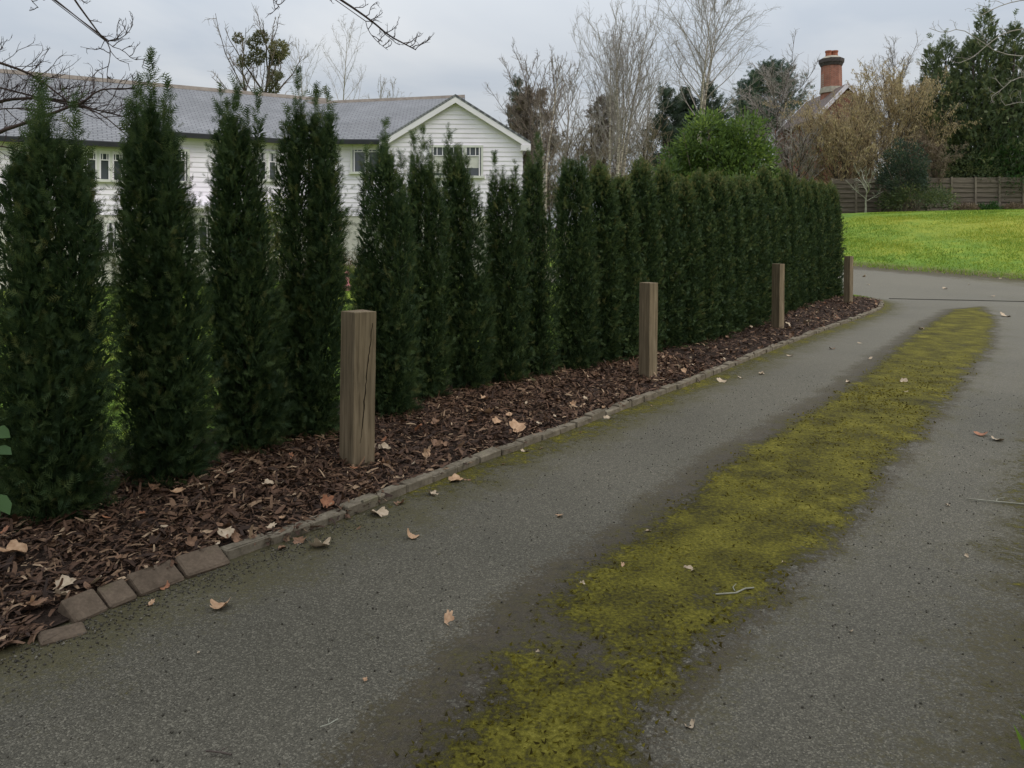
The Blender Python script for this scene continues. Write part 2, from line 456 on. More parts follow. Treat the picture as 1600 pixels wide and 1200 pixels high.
def wood_post_mat():
    m, nt, b = new_mat('oak_post')
    v = scaled(nt, 34, 34, 2.0, 'Object')
    n = noise(nt, 1.0, 6, 0.6, vec=v, dist=0.6)
    n2 = noise(nt, 2.5, 4)
    c = ramp(nt, n, [(0.28, (.098, .072, .044)), (0.5, (.190, .146, .092)), (0.72, (.29, .228, .150))])
    c = mixc(nt, 0.5, c, ramp(nt, n2, [(0.3, (.7, .7, .68)), (0.7, (1.15, 1.1, 1.05))]), 'MULTIPLY')
    nt.links.new(c, b.inputs['Base Color']); b.inputs['Roughness'].default_value = 0.8; b.inputs['Specular IOR Level'].default_value = 0.2
    bump(nt, b, n, 0.35, 0.004)
    return m
M['oak'] = wood_post_mat()
M['crack'] = plain_mat('crack', (.012, .009, .006), (.025, .018, .012), 20, 0.95, 0.05)
def kerb_mat(name, a, bb, c_moss=True):
    m, nt, b = new_mat(name)
    n = noise(nt, 9, 6, 0.65); n2 = noise(nt, 70, 4, 0.6); n3 = noise(nt, 4.5, 4)
    c = ramp(nt, n, [(0.3, a), (0.7, bb)])
    c = mixc(nt, 0.5, c, ramp(nt, n2, [(0.3, (.6, .6, .6)), (0.7, (1.25, 1.25, 1.25))]), 'MULTIPLY')
    if c_moss:
        r = N(nt, 'ShaderNodeMapRange', **{'From Min': 0.6, 'From Max': 0.72}); nt.links.new(n3, r.inputs['Value'])
        c = mixc(nt, math(nt, 'MULTIPLY', r.outputs[0], 0.6), c, (.085, .09, .03))
    nt.links.new(c, b.inputs['Base Color']); b.inputs['Roughness'].default_value = 0.9; b.inputs['Specular IOR Level'].default_value = 0.15
    bump(nt, b, n2, 0.6, 0.004)
    return m
M['kerb'] = kerb_mat('kerb', (.105, .086, .060), (.25, .21, .155))
M['kerb_brick'] = kerb_mat('kerb_brick', (.085, .062, .043), (.17, .125, .088))
def leaf_mat(name, a, bb, trans=0.15):
    m, nt, b = new_mat(name)
    n = noise(nt, 45, 4)
    nt.links.new(ramp(nt, n, [(0.3, a), (0.7, bb)]), b.inputs['Base Color'])
    b.inputs['Roughness'].default_value = 0.6; b.inputs['Specular IOR Level'].default_value = 0.3
    return m
M['leaf_tan'] = leaf_mat('leaf_tan', (.34, .19, .10), (.55, .36, .22))
M['leaf_pale'] = leaf_mat('leaf_pale', (.34, .25, .16), (.52, .41, .29))
M['leaf_brown'] = leaf_mat('leaf_brown', (.13, .07, .04), (.27, .15, .085))
M['leaf_rust'] = leaf_mat('leaf_rust', (.22, .09, .045), (.36, .16, .08))
M['white_board'] = plain_mat('white_board', (.76, .70, .77), (.85, .79, .86), 1.6, 0.55, 0.35)
M['white_trim'] = plain_mat('white_trim', (.72, .67, .71), (.80, .75, .79), 2, 0.5, 0.35)
M['frame_grey'] = plain_mat('frame_grey', (.55, .54, .50), (.66, .65, .60), 3, 0.5, 0.3)
M['render'] = plain_mat('render', (.46, .44, .38), (.58, .56, .49), 2.5, 0.9, 0.1)
M['gutter'] = plain_mat('gutter', (.012, .012, .014), (.025, .025, .028), 4, 0.4, 0.4)
M['ridge'] = plain_mat('ridge', (.18, .15, .13), (.27, .23, .20), 5, 0.85, 0.15)
M['blind'] = plain_mat('blind', (.5, .48, .44), (.62, .60, .56), 3, 0.8, 0.1)
def glass_mat():
    m, nt, b = new_mat('window_glass')
    b.inputs['Base Color'].default_value = (.06, .066, .075, 1); b.inputs['Roughness'].default_value = 0.06
    b.inputs['Specular IOR Level'].default_value = 0.8
    return m
M['glass'] = glass_mat()
def roof_mat(name, a, b_, mort, ang, row=0.17, wid=0.3, scale=1.0):
    m, nt, b = new_mat(name)
    at = nt.nodes.new('ShaderNodeAttribute'); at.attribute_name = 'ruv'
    br = N(nt, 'ShaderNodeTexBrick', Scale=1.0)
    br.inputs['Color1'].default_value = (*a, 1); br.inputs['Color2'].default_value = (*b_, 1); br.inputs['Mortar'].default_value = (*mort, 1)
    br.inputs['Brick Width'].default_value = wid; br.inputs['Row Height'].default_value = row; br.inputs['Mortar Size'].default_value = 0.016; br.inputs['Mortar Smooth'].default_value = 0.3
    nt.links.new(at.outputs['Vector'], br.inputs['Vector'])
    n = noise(nt, 0.9, 5)
    c = mixc(nt, 0.8, br.outputs['Color'], ramp(nt, n, [(0.3, (.78, .78, .78)), (0.7, (1.15, 1.15, 1.15))]), 'MULTIPLY')
    nt.links.new(c, b.inputs['Base Color']); b.inputs['Roughness'].default_value = 0.62; b.inputs['Specular IOR Level'].default_value = 0.4
    inv = math(nt, 'SUBTRACT', 1.0, br.outputs['Fac']); bump(nt, b, inv, 0.6, 0.02)
    return m
M['slate'] = roof_mat('slate', (.18, .182, .192), (.215, .215, .225), (.09, .09, .10), 0, .125, .25)
M['clay_tile'] = roof_mat('clay_tile', (.14, .10, .085), (.20, .145, .12), (.06, .045, .04), 0, 0.14, 0.2)
def brick_mat():
    m, nt, b = new_mat('brickwork')
    br = N(nt, 'ShaderNodeTexBrick', Scale=1.0)
    br.inputs['Color1'].default_value = (.36, .12, .07, 1); br.inputs['Color2'].default_value = (.27, .085, .05, 1); br.inputs['Mortar'].default_value = (.30, .24, .2, 1)
    br.inputs['Brick Width'].default_value = 0.225; br.inputs['Row Height'].default_value = 0.075; br.inputs['Mortar Size'].default_value = 0.008
    rot = nt.nodes.new('ShaderNodeMapping'); rot.inputs['Rotation'].default_value = (radians(90), 0, 0)
    nt.links.new(nt.nodes.new('ShaderNodeNewGeometry').outputs['Position'], rot.inputs['Vector']); nt.links.new(rot.outputs[0], br.inputs['Vector'])
    n = noise(nt, 1.8, 5)
    nt.links.new(mixc(nt, 0.8, br.outputs['Color'], ramp(nt, n, [(0.3, (.6, .6, .6)), (0.7, (1.2, 1.2, 1.2))]), 'MULTIPLY'), b.inputs['Base Color'])
    b.inputs['Roughness'].default_value = 0.9
    return m
M['brick'] = brick_mat()
M['brick_dark'] = plain_mat('brick_dark', (.06, .05, .05), (.12, .10, .095), 6, 0.9, 0.1)
M['mortar_cap'] = plain_mat('mortar_cap', (.28, .25, .2), (.42, .38, .31), 6, 0.9, 0.1)
M['terracotta'] = plain_mat('terracotta', (.27, .09, .055), (.40, .15, .09), 6, 0.8, 0.2)
M['fence_wood'] = plain_mat('fence_wood', (.075, .060, .046), (.165, .135, .107), 1.0, 0.85, 0.15, coord=lambda nt: scaled(nt, 1.5, 1.5, 18))
M['fence_post'] = plain_mat('fence_post', (.13, .105, .082), (.21, .175, .14), 3, 0.9, 0.1)
M['pink'] = plain_mat('pink', (.62, .22, .26), (.75, .34, .36), 6, 0.45, 0.4)
M['seam'] = plain_mat('seam', (.02, .018, .016), (.045, .04, .035), 12, 0.95, 0.1)

# ------------------------------------------------------------------ terrain and road
def z_road(Y):
    return 0.52 * np.clip((np.asarray(Y, float) - 19.5) / 7.5, 0, 1.06) ** 1.15
FOOT = np.array([11.7, 27.0]); FN = np.array([.69, .724]); FD = np.array([.724, -.69])
def foot_d(X, Y):
    return (X - FOOT[0]) * FN[0] + (Y - FOOT[1]) * FN[1]
def rise_w(X): return smooth01(1.0, 7.5, X)
def z_ground(X, Y):
    """level of the road sheet continued everywhere, plus the lawn bank"""
    d = foot_d(X, Y)
    return rise_w(X) * (z_road(Y) + 2.22 * np.sin(pi / 2 * np.clip(d / 18.0, 0, 1)))

KP = np.array([(-11.5, -8.6), (-7.0, -4.0), (-4.25, -.2), (-2.72, 1.85), (-1.95, 2.88), (-1.79, 3.19), (-1.39, 3.74), (-.877, 4.38), (-.287, 5.25), (.30, 5.99),
               (1.21, 7.25), (2.1, 8.42), (3.46, 10.38), (5.35, 12.95), (6.7, 14.7), (7.9, 16.4), (8.45, 17.4), (8.82, 18.3), (8.85, 19.1), (8.45, 19.75), (7.7, 20.25), (6.2, 21.4)])
def resample(P2, step):
    seg = np.linalg.norm(np.diff(P2, axis=0), axis=1); s = np.concatenate([[0], np.cumsum(seg)])
    t = np.arange(0, s[-1], step)
    return np.stack([np.interp(t, s, P2[:, i]) for i in range(P2.shape[1])], 1)
def chaikin(P2, n=2):
    for _ in range(n):
        a, b = P2[:-1], P2[1:]
        q = np.empty((2 * len(a), P2.shape[1])); q[0::2] = a * .75 + b * .25; q[1::2] = a * .25 + b * .75
        P2 = np.vstack([P2[:1], q, P2[-1:]])
    return P2
KL = resample(chaikin(KP, 2), 0.05)
KT = np.gradient(KL, axis=0); KT /= np.linalg.norm(KT, axis=1, keepdims=True)
KN = np.stack([-KT[:, 1], KT[:, 0]], 1)          # left of the kerb: into the bed

def kerb_dist(X, Y):
    """signed distance to the kerb line, positive on the road side"""
    Q = np.stack([np.ravel(X), np.ravel(Y)], 1)
    out = np.empty(len(Q)); K2 = KL[::3]; N2 = KN[::3]
    for i in range(0, len(Q), 20000):
        q = Q[i:i + 20000]
        d = ((q[:, None, :] - K2[None]) ** 2).sum(2); j = d.argmin(1)
        out[i:i + 20000] = np.sqrt(d[np.arange(len(q)), j]) * -np.sign(((q - K2[j]) * N2[j]).sum(1))
    return out.reshape(np.shape(X))

def poly_dist(poly, X, Y):
    """signed distance to a closed polygon, positive inside"""
    px, py = np.ravel(X), np.ravel(Y)
    inside = np.zeros(len(px), bool); dmin = np.full(len(px), 1e9)
    n = len(poly)
    for i in range(n):
        (x1, y1), (x2, y2) = poly[i][:2], poly[(i + 1) % n][:2]
        c = ((y1 > py) != (y2 > py)) & (px < (x2 - x1) * (py - y1) / (y2 - y1 + 1e-12) + x1)
        inside ^= c
        ex, ey = x2 - x1, y2 - y1
        t = np.clip(((px - x1) * ex + (py - y1) * ey) / (ex * ex + ey * ey + 1e-12), 0, 1)
        dmin = np.minimum(dmin, np.hypot(px - x1 - t * ex, py - y1 - t * ey))
    return (np.where(inside, dmin, -dmin)).reshape(np.shape(X))

mossL = [(500, 1300), (640, 1190), (720, 1085), (810, 985), (890, 905), (980, 850), (1050, 795), (1120, 735), (1210, 675), (1320, 610), (1400, 545), (1450, 508), (1490, 484)]
mossR = [(1535, 479), (1556, 500), (1552, 540), (1510, 590), (1470, 640), (1410, 715), (1345, 800), (1260, 880), (1180, 960), (1100, 1040), (1030, 1120), (1020, 1200), (1010, 1300)]
MOSS = np.array([G(*p)[:2] for p in mossL + mossR])
BAREP = np.array([G(*p)[:2] for p in [(800, 1005), (855, 962), (930, 985), (985, 1030), (955, 1062), (880, 1045)]])
TRACK_A = np.array([(2.6, 3.6)]); RD = np.array([.595, .804]); RNRM = np.array([.804, -.595])
def right_edge(X, Y):
    """distance inside the right road edge (positive = on the road)"""
    flare = 6.0 * smooth01(11, 22, Y)
    return -((X - 2.62) * RNRM[0] + (Y - 3.6) * RNRM[1]) + flare

def on_road(X, Y, margin=0.0):
    kd = kerb_dist(X, Y); re = right_edge(X, Y); d = foot_d(X, Y)
    A = (kd > -0.25 - margin) & (re > -margin) & (d < -6.6)
    B = (d > -7.3 - margin) & (d < 0 + margin + 0.5 * (fbm(X * .9, Y * .9, 5) - .5))
    return A | B

def axis(segs):
    out = [segs[0][0]]
    for a, b, st in segs:
        n = max(1, int(round((b - a) / st))); out += list(a + (b - a) * (np.arange(n) + 1) / n)
    return np.array(out)
def grid_mesh(xs, ys):
    X, Y = np.meshgrid(xs, ys)
    nx, ny = len(xs), len(ys)
    i = (np.arange(ny - 1)[:, None] * nx + np.arange(nx - 1)[None]).ravel()
    return X.ravel(), Y.ravel(), np.stack([i, i + 1, i + nx + 1, i + nx], 1)

# lawn / ground sheet (reaches the horizon)
gx = axis([(-600, -60, 60), (-60, -12, 2.4), (-12, 4, .25), (4, 34, .3), (34, 70, 2), (70, 600, 60)])
gy = axis([(-300, -20, 40), (-20, 0, 1.0), (0, 17, .25), (17, 46, .3), (46, 80, 2), (80, 900, 80)])
X, Y, F = grid_mesh(gx, gy)
kd = kerb_dist(np.clip(X, -30, 40), np.clip(Y, -20, 40)); re = right_edge(X, Y); fd = foot_d(X, Y)
inA = np.minimum(np.minimum(kd + .25, re), -6.6 - fd)
inB = np.minimum(fd + 7.3, -fd)
into = np.maximum(inA, inB)
verge = smooth01(0.12, -0.22, into)
Z = z_ground(X, Y) - 0.06 + 0.10 * verge + verge * 0.10 * (fbm(X * .45, Y * .45, 3) - .5) * smooth01(0, 3, fd) * 2
far = smooth01(70, 300, np.hypot(X, Y)); Z = Z * (1 - far) + far * 2.0
dry_at = lambda x, y: smooth01(14.5, 20, x + 3.0 * (fbm(x * .3, y * .3, 71) - .5)) * smooth01(13, 8, foot_d(x, y)) * .75 + .35 * smooth01(.55, .75, fbm(x * .35, y * .35, 72))
lawn = build('ground', np.stack([X, Y, Z], 1), F, M['lawn'], None, {'dry': dry_at(X, Y), 'margin': smooth01(.9, .1, np.abs(fd))}, smooth=True)
tag(lawn, 'green and yellow mossy lawn rising as a bank beyond the drive', None, None, 'structure')

# road sheet
rx = axis([(-12, -3.2, .4), (-3.2, 4, .06), (4, 12, .1), (12, 45, .3)])
ry = axis([(-9, 1.2, .3), (1.2, 8, .06), (8, 29, .1), (29, 36, .4)])
X, Y, F = grid_mesh(rx, ry)
keep = on_road(X, Y, 0.32)
Fk = F[keep[F].all(1)]
used = np.zeros(len(X), bool); used[Fk.ravel()] = True
idx = np.cumsum(used) - 1
X, Y = X[used], Y[used]; Fk = idx[Fk]
kd = kerb_dist(X, Y); re = right_edge(X, Y); fd = foot_d(X, Y)
md = poly_dist(MOSS, X, Y)
bare = poly_dist(BAREP, X, Y)
wob = fbm(X * 1.3, Y * 1.3, 11)
moss = smooth01(-0.20, 0.22, md) * (1.06 - .2 * smooth01(4.0, 2.7, Y)) - 0.42 * smooth01(-0.1, 0.1, bare) - .12 * smooth01(.52, .7, fbm(X * 1.1, Y * 1.1, 61))
moss = np.maximum(moss, 0.66 * smooth01(.45, .02, kd) * smooth01(3.6, 5.2, Y) * (fd < -7.3))
moss = np.maximum(moss, 0.62 * smooth01(.55, .1, re) * (Y < 16) * smooth01(.3, .6, fbm(X * .8, Y * .8, 21)))
rside = smooth01(-.1, .15, (X - np.interp(Y, np.sort(MOSS[:13, 1]), MOSS[:13, 0][np.argsort(MOSS[:13, 1])])) - .45)
dirt = smooth01(-0.42 + .22 * rside, -0.02, md) * (0.9 - .2 * rside) + 0.6 * smooth01(-0.2, 0.1, bare)
dirt = np.maximum(dirt, 0.7 * smooth01(.7, .0, re) * (Y < 14))
dirt = np.maximum(dirt, 0.45 * np.exp(-((kd - .0) / .25) ** 2) * (Y < 12))
algae = np.maximum(0.92 * smooth01(.85, .05, kd) * (fd < -7), 0.5 * smooth01(-0.5, -0.1, md))
algae = np.maximum(algae, 0.65 * smooth01(.9, .1, re) * (Y < 18))
algae = np.maximum(algae, 0.95 * smooth01(-3.6, -.6, fd) * smooth01(11, 16, X))
algae = np.maximum(algae, 0.8 * smooth01(-1.4, -.2, fd))
dirt = np.maximum(dirt, 1.0 * smooth01(-1.6, -.2, fd))
moss = np.maximum(moss, .5 * smooth01(-.9, -.15, fd) * smooth01(12, 16, X))
algae = np.maximum(algae, 0.85 * np.exp(-((fd + 5.4) / 1.2) ** 2) * smooth01(11, 14, X) * smooth01(21, 16, X))
far_tone = np.clip(0.15 + 0.6 * smooth01(6, 13, Y) + .25 * (wob - .5), 0, 1)  # paler asphalt tone mixed in with distance up the drive
far_tone = np.maximum(far_tone, 0.9 * smooth01(-8.2, -7.2, fd))
Zr = z_ground(X, Y) + 0.02 * (fbm(X * .4, Y * .4, 8) - .5) * (np.abs(kd) > .0)
# moss is thicker than the asphalt
Zr = Zr + 0.012 * np.clip(moss, 0, 1) * (0.4 + fbm(X * 6, Y * 6, 31))
road = build('driveway', np.stack([X, Y, Zr], 1), Fk, M['asphalt'], None, {'moss': np.clip(moss, 0, 1.1), 'dirt': dirt, 'algae': algae, 'far_tone': far_tone}, smooth=True)
tag(road, 'worn grey asphalt drive curving right, moss down its middle', None, None, 'structure')

def road_z(X, Y):
    return z_ground(np.asarray(X, float), np.asarray(Y, float)) + 0.02 * (fbm(np.asarray(X, float) * .4, np.asarray(Y, float) * .4, 8) - .5)

# dark joint across the drive where it meets the upper road
a, b = G(1390, 467), G(1720, 474)
pts = [a + (b - a) * t for t in np.linspace(0, 1, 24)]
mb = MB()
rs = random.Random(4)
for i in range(23):
    p, q = pts[i], pts[i + 1]
    w = .035 + rs.random() * .02
    zp = float(road_z(p[0], p[1])) + .012; zq = float(road_z(q[0], q[1])) + .012
    mb.hexa([(p[0], p[1] - w, zp - .05), (q[0], q[1] - w, zq - .05), (q[0], q[1] + w, zq - .05), (p[0], p[1] + w, zp - .05),
             (p[0], p[1] - w, zp), (q[0], q[1] - w, zq), (q[0], q[1] + w, zq), (p[0], p[1] + w, zp)])
tag(mb.build('road_joint', M['seam'], road), 'dark tarred joint across the drive')

# moss tufts (real relief on the strip)
rng = np.random.default_rng(5)
n = 260000
lo, hi = MOSS.min(0) - .2, MOSS.max(0) + .2
px_, py_ = rng.uniform(lo[0], hi[0], n), rng.uniform(1.7, hi[1], n)
mdv = poly_dist(MOSS, px_, py_); bv = poly_dist(BAREP, px_, py_)
pr = smooth01(-0.12, 0.25, mdv) * (1 - .7 * smooth01(-0.12, 0.1, bv)) * smooth01(10.5, 7.0, py_)
cl = fbm(px_ * 3.1, py_ * 3.1, 41, 4)
pr = pr * smooth01(.40, .56, cl + .12 * smooth01(0, .5, mdv)) * np.clip(7.0 / py_, .3, 1)
k = rng.random(n) < pr
px_, py_, cl = px_[k], py_[k], cl[k]
pos = np.stack([px_, py_, road_z(px_, py_) + .006], 1)
d = rng.normal(size=pos.shape) * .75; d[:, 2] = np.abs(d[:, 2]) * .4 + .25
TR = np.array([(-.35, 0, 0), (.35, 0, 0), (0, 1, 0)], float); TF = np.array([(0, 1, 2)])
V, F, T = scatter(TR, TF, pos, frames(d, rng), rng.uniform(.009, .024, len(pos)) * np.clip(py_ / 6, 1, 1.3), np.clip((cl - .35) * 1.6 + rng.normal(size=len(pos)) * .22 - .12 * smooth01(4.2, 2.8, py_), 0, 1))
tag(build('moss_strip', V, F, M['moss'], None, {'tint': T}), 'yellow green moss growing down the middle of the drive', 'moss', None, 'stuff')

# grass of the bank and the verges
def grass_patch(name, label, n, sampler, hgt, seed, zf=None):
    rng = np.random.default_rng(seed)
    x, y, dens = sampler(rng, n)
    k = rng.random(len(x)) < dens
    x, y = x[k], y[k]
    z = zf(x, y) if zf else z_ground(x, y) + .03
    d = rng.normal(size=(len(x), 3)) * .45; d[:, 2] = 1
    t = np.clip(.12 + .35 * fbm(x * .9, y * .9, 7) + rng.normal(size=len(x)) * .14 + .55 * dry_at(x, y), 0, 1)
    V, F, T = scatter(np.array([(-.16, 0, 0), (.16, 0, 0), (0.03, 1, .1)]), TF, np.stack([x, y, z], 1), frames(d, rng), rng.uniform(.5, 1.0, len(x)) * hgt, t)
    o = build(name, V, F, M['grass'], None, {'tint': T})
    return tag(o, label, 'grass', None, 'stuff')
def s_bank(rng, n):
    d = np.where(rng.random(n) < .06, rng.uniform(-.35, .3, n), rng.uniform(-.05, 18, n)); s = rng.uniform(-4, 26, n)
    x = FOOT[0] + FN[0] * d + FD[0] * s; y = FOOT[1] + FN[1] * d + FD[1] * s
    return x, y, np.where((np.abs(x / y) < .8) & (x / y > .36), 1.0, 0.0) * (.25 + .75 * smooth01(.1, .9, d)) * (.45 + .55 * smooth01(.35, .6, fbm(x * 1.1, y * 1.1, 17)))
grass_patch('bank_grass', 'short grass covering the bank below the panel fence', 200000, s_bank, .11, 3)
def s_back(rng, n):
    x = rng.uniform(-9, 1, n); y = rng.uniform(6, 26, n)
    kd = kerb_dist(x, y)
    return x, y, np.where((kd < -2.2), 1.0, 0)
def s_side(rng, n):
    t = rng.uniform(-2, 13, n); w = rng.uniform(-.12, 1.8, n) ** 1.0
    x = 2.62 + RD[0] * t + RNRM[0] * w; y = 3.6 + RD[1] * t + RNRM[1] * w
    return x, y, np.where(right_edge(x, y) < .1, 1.0, 0)
grass_patch('side_grass', 'short grass edging the right side of the drive', 16000, s_side, .07, 8)
grass_patch('garden_grass', 'short bright grass of the garden behind the evergreen row', 45000, s_back, .07, 4)
# ------------------------------------------------------------------ bark bed
BW = 2.0
ks = KL[(KL[:, 1] > -1.5) & (np.arange(len(KL)) < len(KL) - 1)]
sel = np.where((KL[:, 1] > -1.5))[0]
sel = sel[sel < len(KL) - 20][::3]
rows = []
lat = np.array([0.02, .08, .18, .35, .6, .9, 1.2, 1.5, 1.8, BW])
nose = smooth01(17.2, 19.2, KL[sel, 1])
bx, by, bz = [], [], []
for ii, i in enumerate(sel):
    wmax = BW * (1 - .93 * nose[ii])
    for t in lat:
        q = KL[i] + KN[i] * (t / BW * wmax if t > .1 else min(t, wmax))
        bx.append(q[0]); by.append(q[1])
bx, by = np.array(bx), np.array(by)
def bed_z(x, y, t=None):
    kd = -kerb_dist(x, y)
    base = 0.015 + .055 * smooth01(0.0, .25, kd) * smooth01(2.2, 4.2, y) + .05 * smooth01(.2, .9, kd) + 0.03 * (fbm(x * 2.2, y * 2.2, 19) - .5)
    return base + z_ground(x, y)
bz = bed_z(bx, by)
nl = len(lat)
i = (np.arange(len(sel) - 1)[:, None] * nl + np.arange(nl - 1)[None]).ravel()
F = np.stack([i, i + nl, i + nl + 1, i + 1], 1)
bed = build('planting_bed', np.stack([bx, by, bz], 1), F, M['soil'], None, smooth=True)
tag(bed, 'bark covered planting bed between kerb and evergreen row', None, None, 'structure')

def s_nose(rng, n):
    x = rng.uniform(6.3, 9.2, n); y = rng.uniform(18.2, 22.0, n)
    kd = kerb_dist(x, y)
    return x, y, np.where((kd < -.1) & (foot_d(x, y) < -7.35) & (y > 18.95 - .5 * (x - 7.6)), 1.0, 0)
grass_patch('verge_grass', 'small grass patch at the nose of the bark bed', 14000, s_nose, .07, 6, zf=lambda x, y: bed_z(x, y))

# bark chips: bent slivers
rng = np.random.default_rng(9)
def chips(name, label, n, smin, smax, L, ymin, ymax, seed, spill=0.0):
    rng = np.random.default_rng(seed)
    s = np.where((KL[:, 1] > ymin) & (KL[:, 1] < ymax))[0]; s = s[s < len(KL) - 45]
    i = rng.choice(s, n); t = rng.uniform(smin, smax, n)
    nz = 1 - .9 * smooth01(17.2, 19.0, KL[i, 1])
    q = KL[i] + KN[i] * (t * np.where(t > 0, nz, 1))[:, None] + KT[i] * rng.uniform(-.03, .03, n)[:, None] + rng.normal(size=(n, 2)) * .02
    k = (kerb_dist(q[:, 0], q[:, 1]) < np.where((q[:, 1] > 3.08) & (q[:, 1] < 3.9), -.108, -.045 + spill))
    k &= q[:, 1] < 18.95 - .5 * (q[:, 0] - 7.6) + .1 * rng.normal(size=len(q))
    q = q[k]; n = len(q)
    z = bed_z(q[:, 0], q[:, 1]) + rng.uniform(0, .028, n)
    d = rng.normal(size=(n, 3)); d[:, 2] = rng.normal(size=n) * .28
    roll = np.tile(np.array([0, 0, 1.0]), (n, 1)) + rng.normal(size=(n, 3)) * .35
    d /= np.linalg.norm(d, axis=1, keepdims=True)
    CV = np.array([(-.5, 0, 0), (.5, 0.06, 0), (-.42, .5, .12), (.5, .55, .12), (-.25, 1, 0), (.3, .93, .02)], float)
    CF = np.array([(0, 1, 3, 2), (2, 3, 5, 4)])
    ln = np.minimum(rng.gamma(1.9, L / 1.9, n) + .010, .085)
    sc = np.stack([ln * rng.uniform(.08, .34, n), ln, ln * rng.uniform(.3, 1.2, n)], 1)
    x = np.cross(d, roll); x /= np.linalg.norm(x, axis=1, keepdims=True); zc = np.cross(x, d)
    R = np.stack([x, d, zc], 2)
    V, F, T = scatter(CV, CF, np.stack([q[:, 0], q[:, 1], z], 1), R, sc, rng.beta(1.2, 1.9, n))
    return V, F, T
parts = [chips('', '', 24000, -.02, 1.5, .036, 1.6, 4.6, 1, .03), chips('', '', 25000, .05, 1.5, .038, 4.4, 9, 2), chips('', '', 12000, .05, 1.5, .05, 8.8, 20.3, 3)]
Vs, Fs, Ts, o = [], [], [], 0
for V, F, T in parts:
    Vs.append(V); Fs.append(F + o); Ts.append(T); o += len(V)
tag(build('bark_mulch', np.concatenate(Vs), np.concatenate(Fs), M['bark'], None, {'tint': np.concatenate(Ts)}), 'reddish brown bark chips covering the planting bed', 'bark mulch', None, 'stuff')

# loose gravel along the front kerb
rng = np.random.default_rng(12)
s = np.where((KL[:, 1] > 1.8) & (KL[:, 1] < 6.2))[0]
n = 3600
i = rng.choice(s, n); t = -np.abs(rng.normal(size=n)) * .11 - .02
q = KL[i] + KN[i] * t[:, None] + KT[i] * rng.uniform(-.03, .03, n)[:, None]
OV = np.array([(1, 0, 0), (0, 1, 0), (-1, 0, 0), (0, -1, 0), (.1, .1, .8), (0, 0, -.5)], float)
OF = np.array([(0, 1, 4), (1, 2, 4), (2, 3, 4), (3, 0, 4), (1, 0, 5), (2, 1, 5), (3, 2, 5), (0, 3, 5)])
g2 = np.stack([rng.uniform(-3, 5, 9000), rng.uniform(1.9, 9, 9000)], 1)
g2 = g2[(kerb_dist(g2[:, 0], g2[:, 1]) > .05) & (right_edge(g2[:, 0], g2[:, 1]) > 0)][:2200]
q = np.vstack([q, g2]); n = len(q)
pos = np.stack([q[:, 0], q[:, 1], road_z(q[:, 0], q[:, 1]) + .003], 1)
V, F, T = scatter(OV, OF, pos, frames(rng.normal(size=(n, 3)), rng), rng.uniform(.0025, .0065, n), np.clip(rng.beta(1.6, 2.0, n) * 1.15, 0, 1))
tag(build('loose_gravel', V, F, M['gravel'], None, {'tint': T}), 'loose grit lying along the kerb foot and over the drive', 'gravel', None, 'stuff')

# ------------------------------------------------------------------ kerb edging blocks
def block_mesh(L, W, H, seed, mat):
    """rounded, chipped sett: along +X, sits on z=0"""
    r = random.Random(seed)
    b = .007
    xs, ys = [0, b, L - b, L], [-W / 2, -W / 2 + b, W / 2 - b, W / 2]
    V, F = [], []
    def ring(z, ins):
        i0 = len(V)
        for (x, y) in ((ins, -W / 2 + b), (b, -W / 2 + ins), (L - b, -W / 2 + ins), (L - ins, -W / 2 + b), (L - ins, W / 2 - b), (L - b, W / 2 - ins), (b, W / 2 - ins), (ins, W / 2 - b)):
            V.append((x + r.uniform(-.003, .003), y + r.uniform(-.003, .003), z + r.uniform(-.002, .002)))
        return i0
    r0, r1, r2 = ring(-.08, 0), ring(H - b, 0), ring(H, b)
    for a, c in ((r0, r1), (r1, r2)):
        for k in range(8):
            F.append((a + k, a + (k + 1) % 8, c + (k + 1) % 8, c + k))
    F.append(tuple(r2 + k for k in range(8)))
    me = bpy.data.meshes.new('block'); me.from_pydata(V, [], F); me.materials.append(mat)
    return me
kroot = empty('kerb_edging', (KL[200][0], KL[200][1], 0))
tag(kroot, 'low kerb of small weathered concrete blocks edging the bark bed', 'kerb')
broot = empty('brick_edging', (-1.6, 3.45, 0))
tag(broot, 'few brown bricks laid flat, sunk at the near end of the kerb', 'edging')
variants = [block_mesh(.2405, .08, .062, 70 + k, M['kerb']) for k in range(5)]
seg = np.linalg.norm(np.diff(KL, axis=0), axis=1); S = np.concatenate([[0], np.cumsum(seg)])
s0 = S[np.argmin(np.hypot(KL[:, 0] + 1.39, KL[:, 1] - 3.74))]
s1 = S[np.argmin(np.hypot(KL[:, 0] - 7.7, KL[:, 1] - 20.25))]
r = random.Random(7)
s = s0
ip = lambda s_: np.array([np.interp(s_, S, KL[:, 0]), np.interp(s_, S, KL[:, 1])])
while s < s1:
    p, q = ip(s), ip(s + .24)
    ang = np.arctan2(q[1] - p[1], q[0] - p[0])
    o = bpy.data.objects.new('block', variants[r.randrange(5)])
    nn = np.array([-sin(ang), cos(ang)])
    off = r.uniform(-.008, .008) + .05
    o.location = (p[0] + nn[0] * off - kroot.location[0], p[1] + nn[1] * off - kroot.location[1], float(z_ground(p[0], p[1])) + r.uniform(-.013, .010) - .004)
    o.rotation_euler = (r.uniform(-.05, .05), r.uniform(-.018, .018), ang + r.uniform(-.02, .02))
    o.parent = kroot; col.objects.link(o)
    s += .2445 + r.uniform(0, .006)
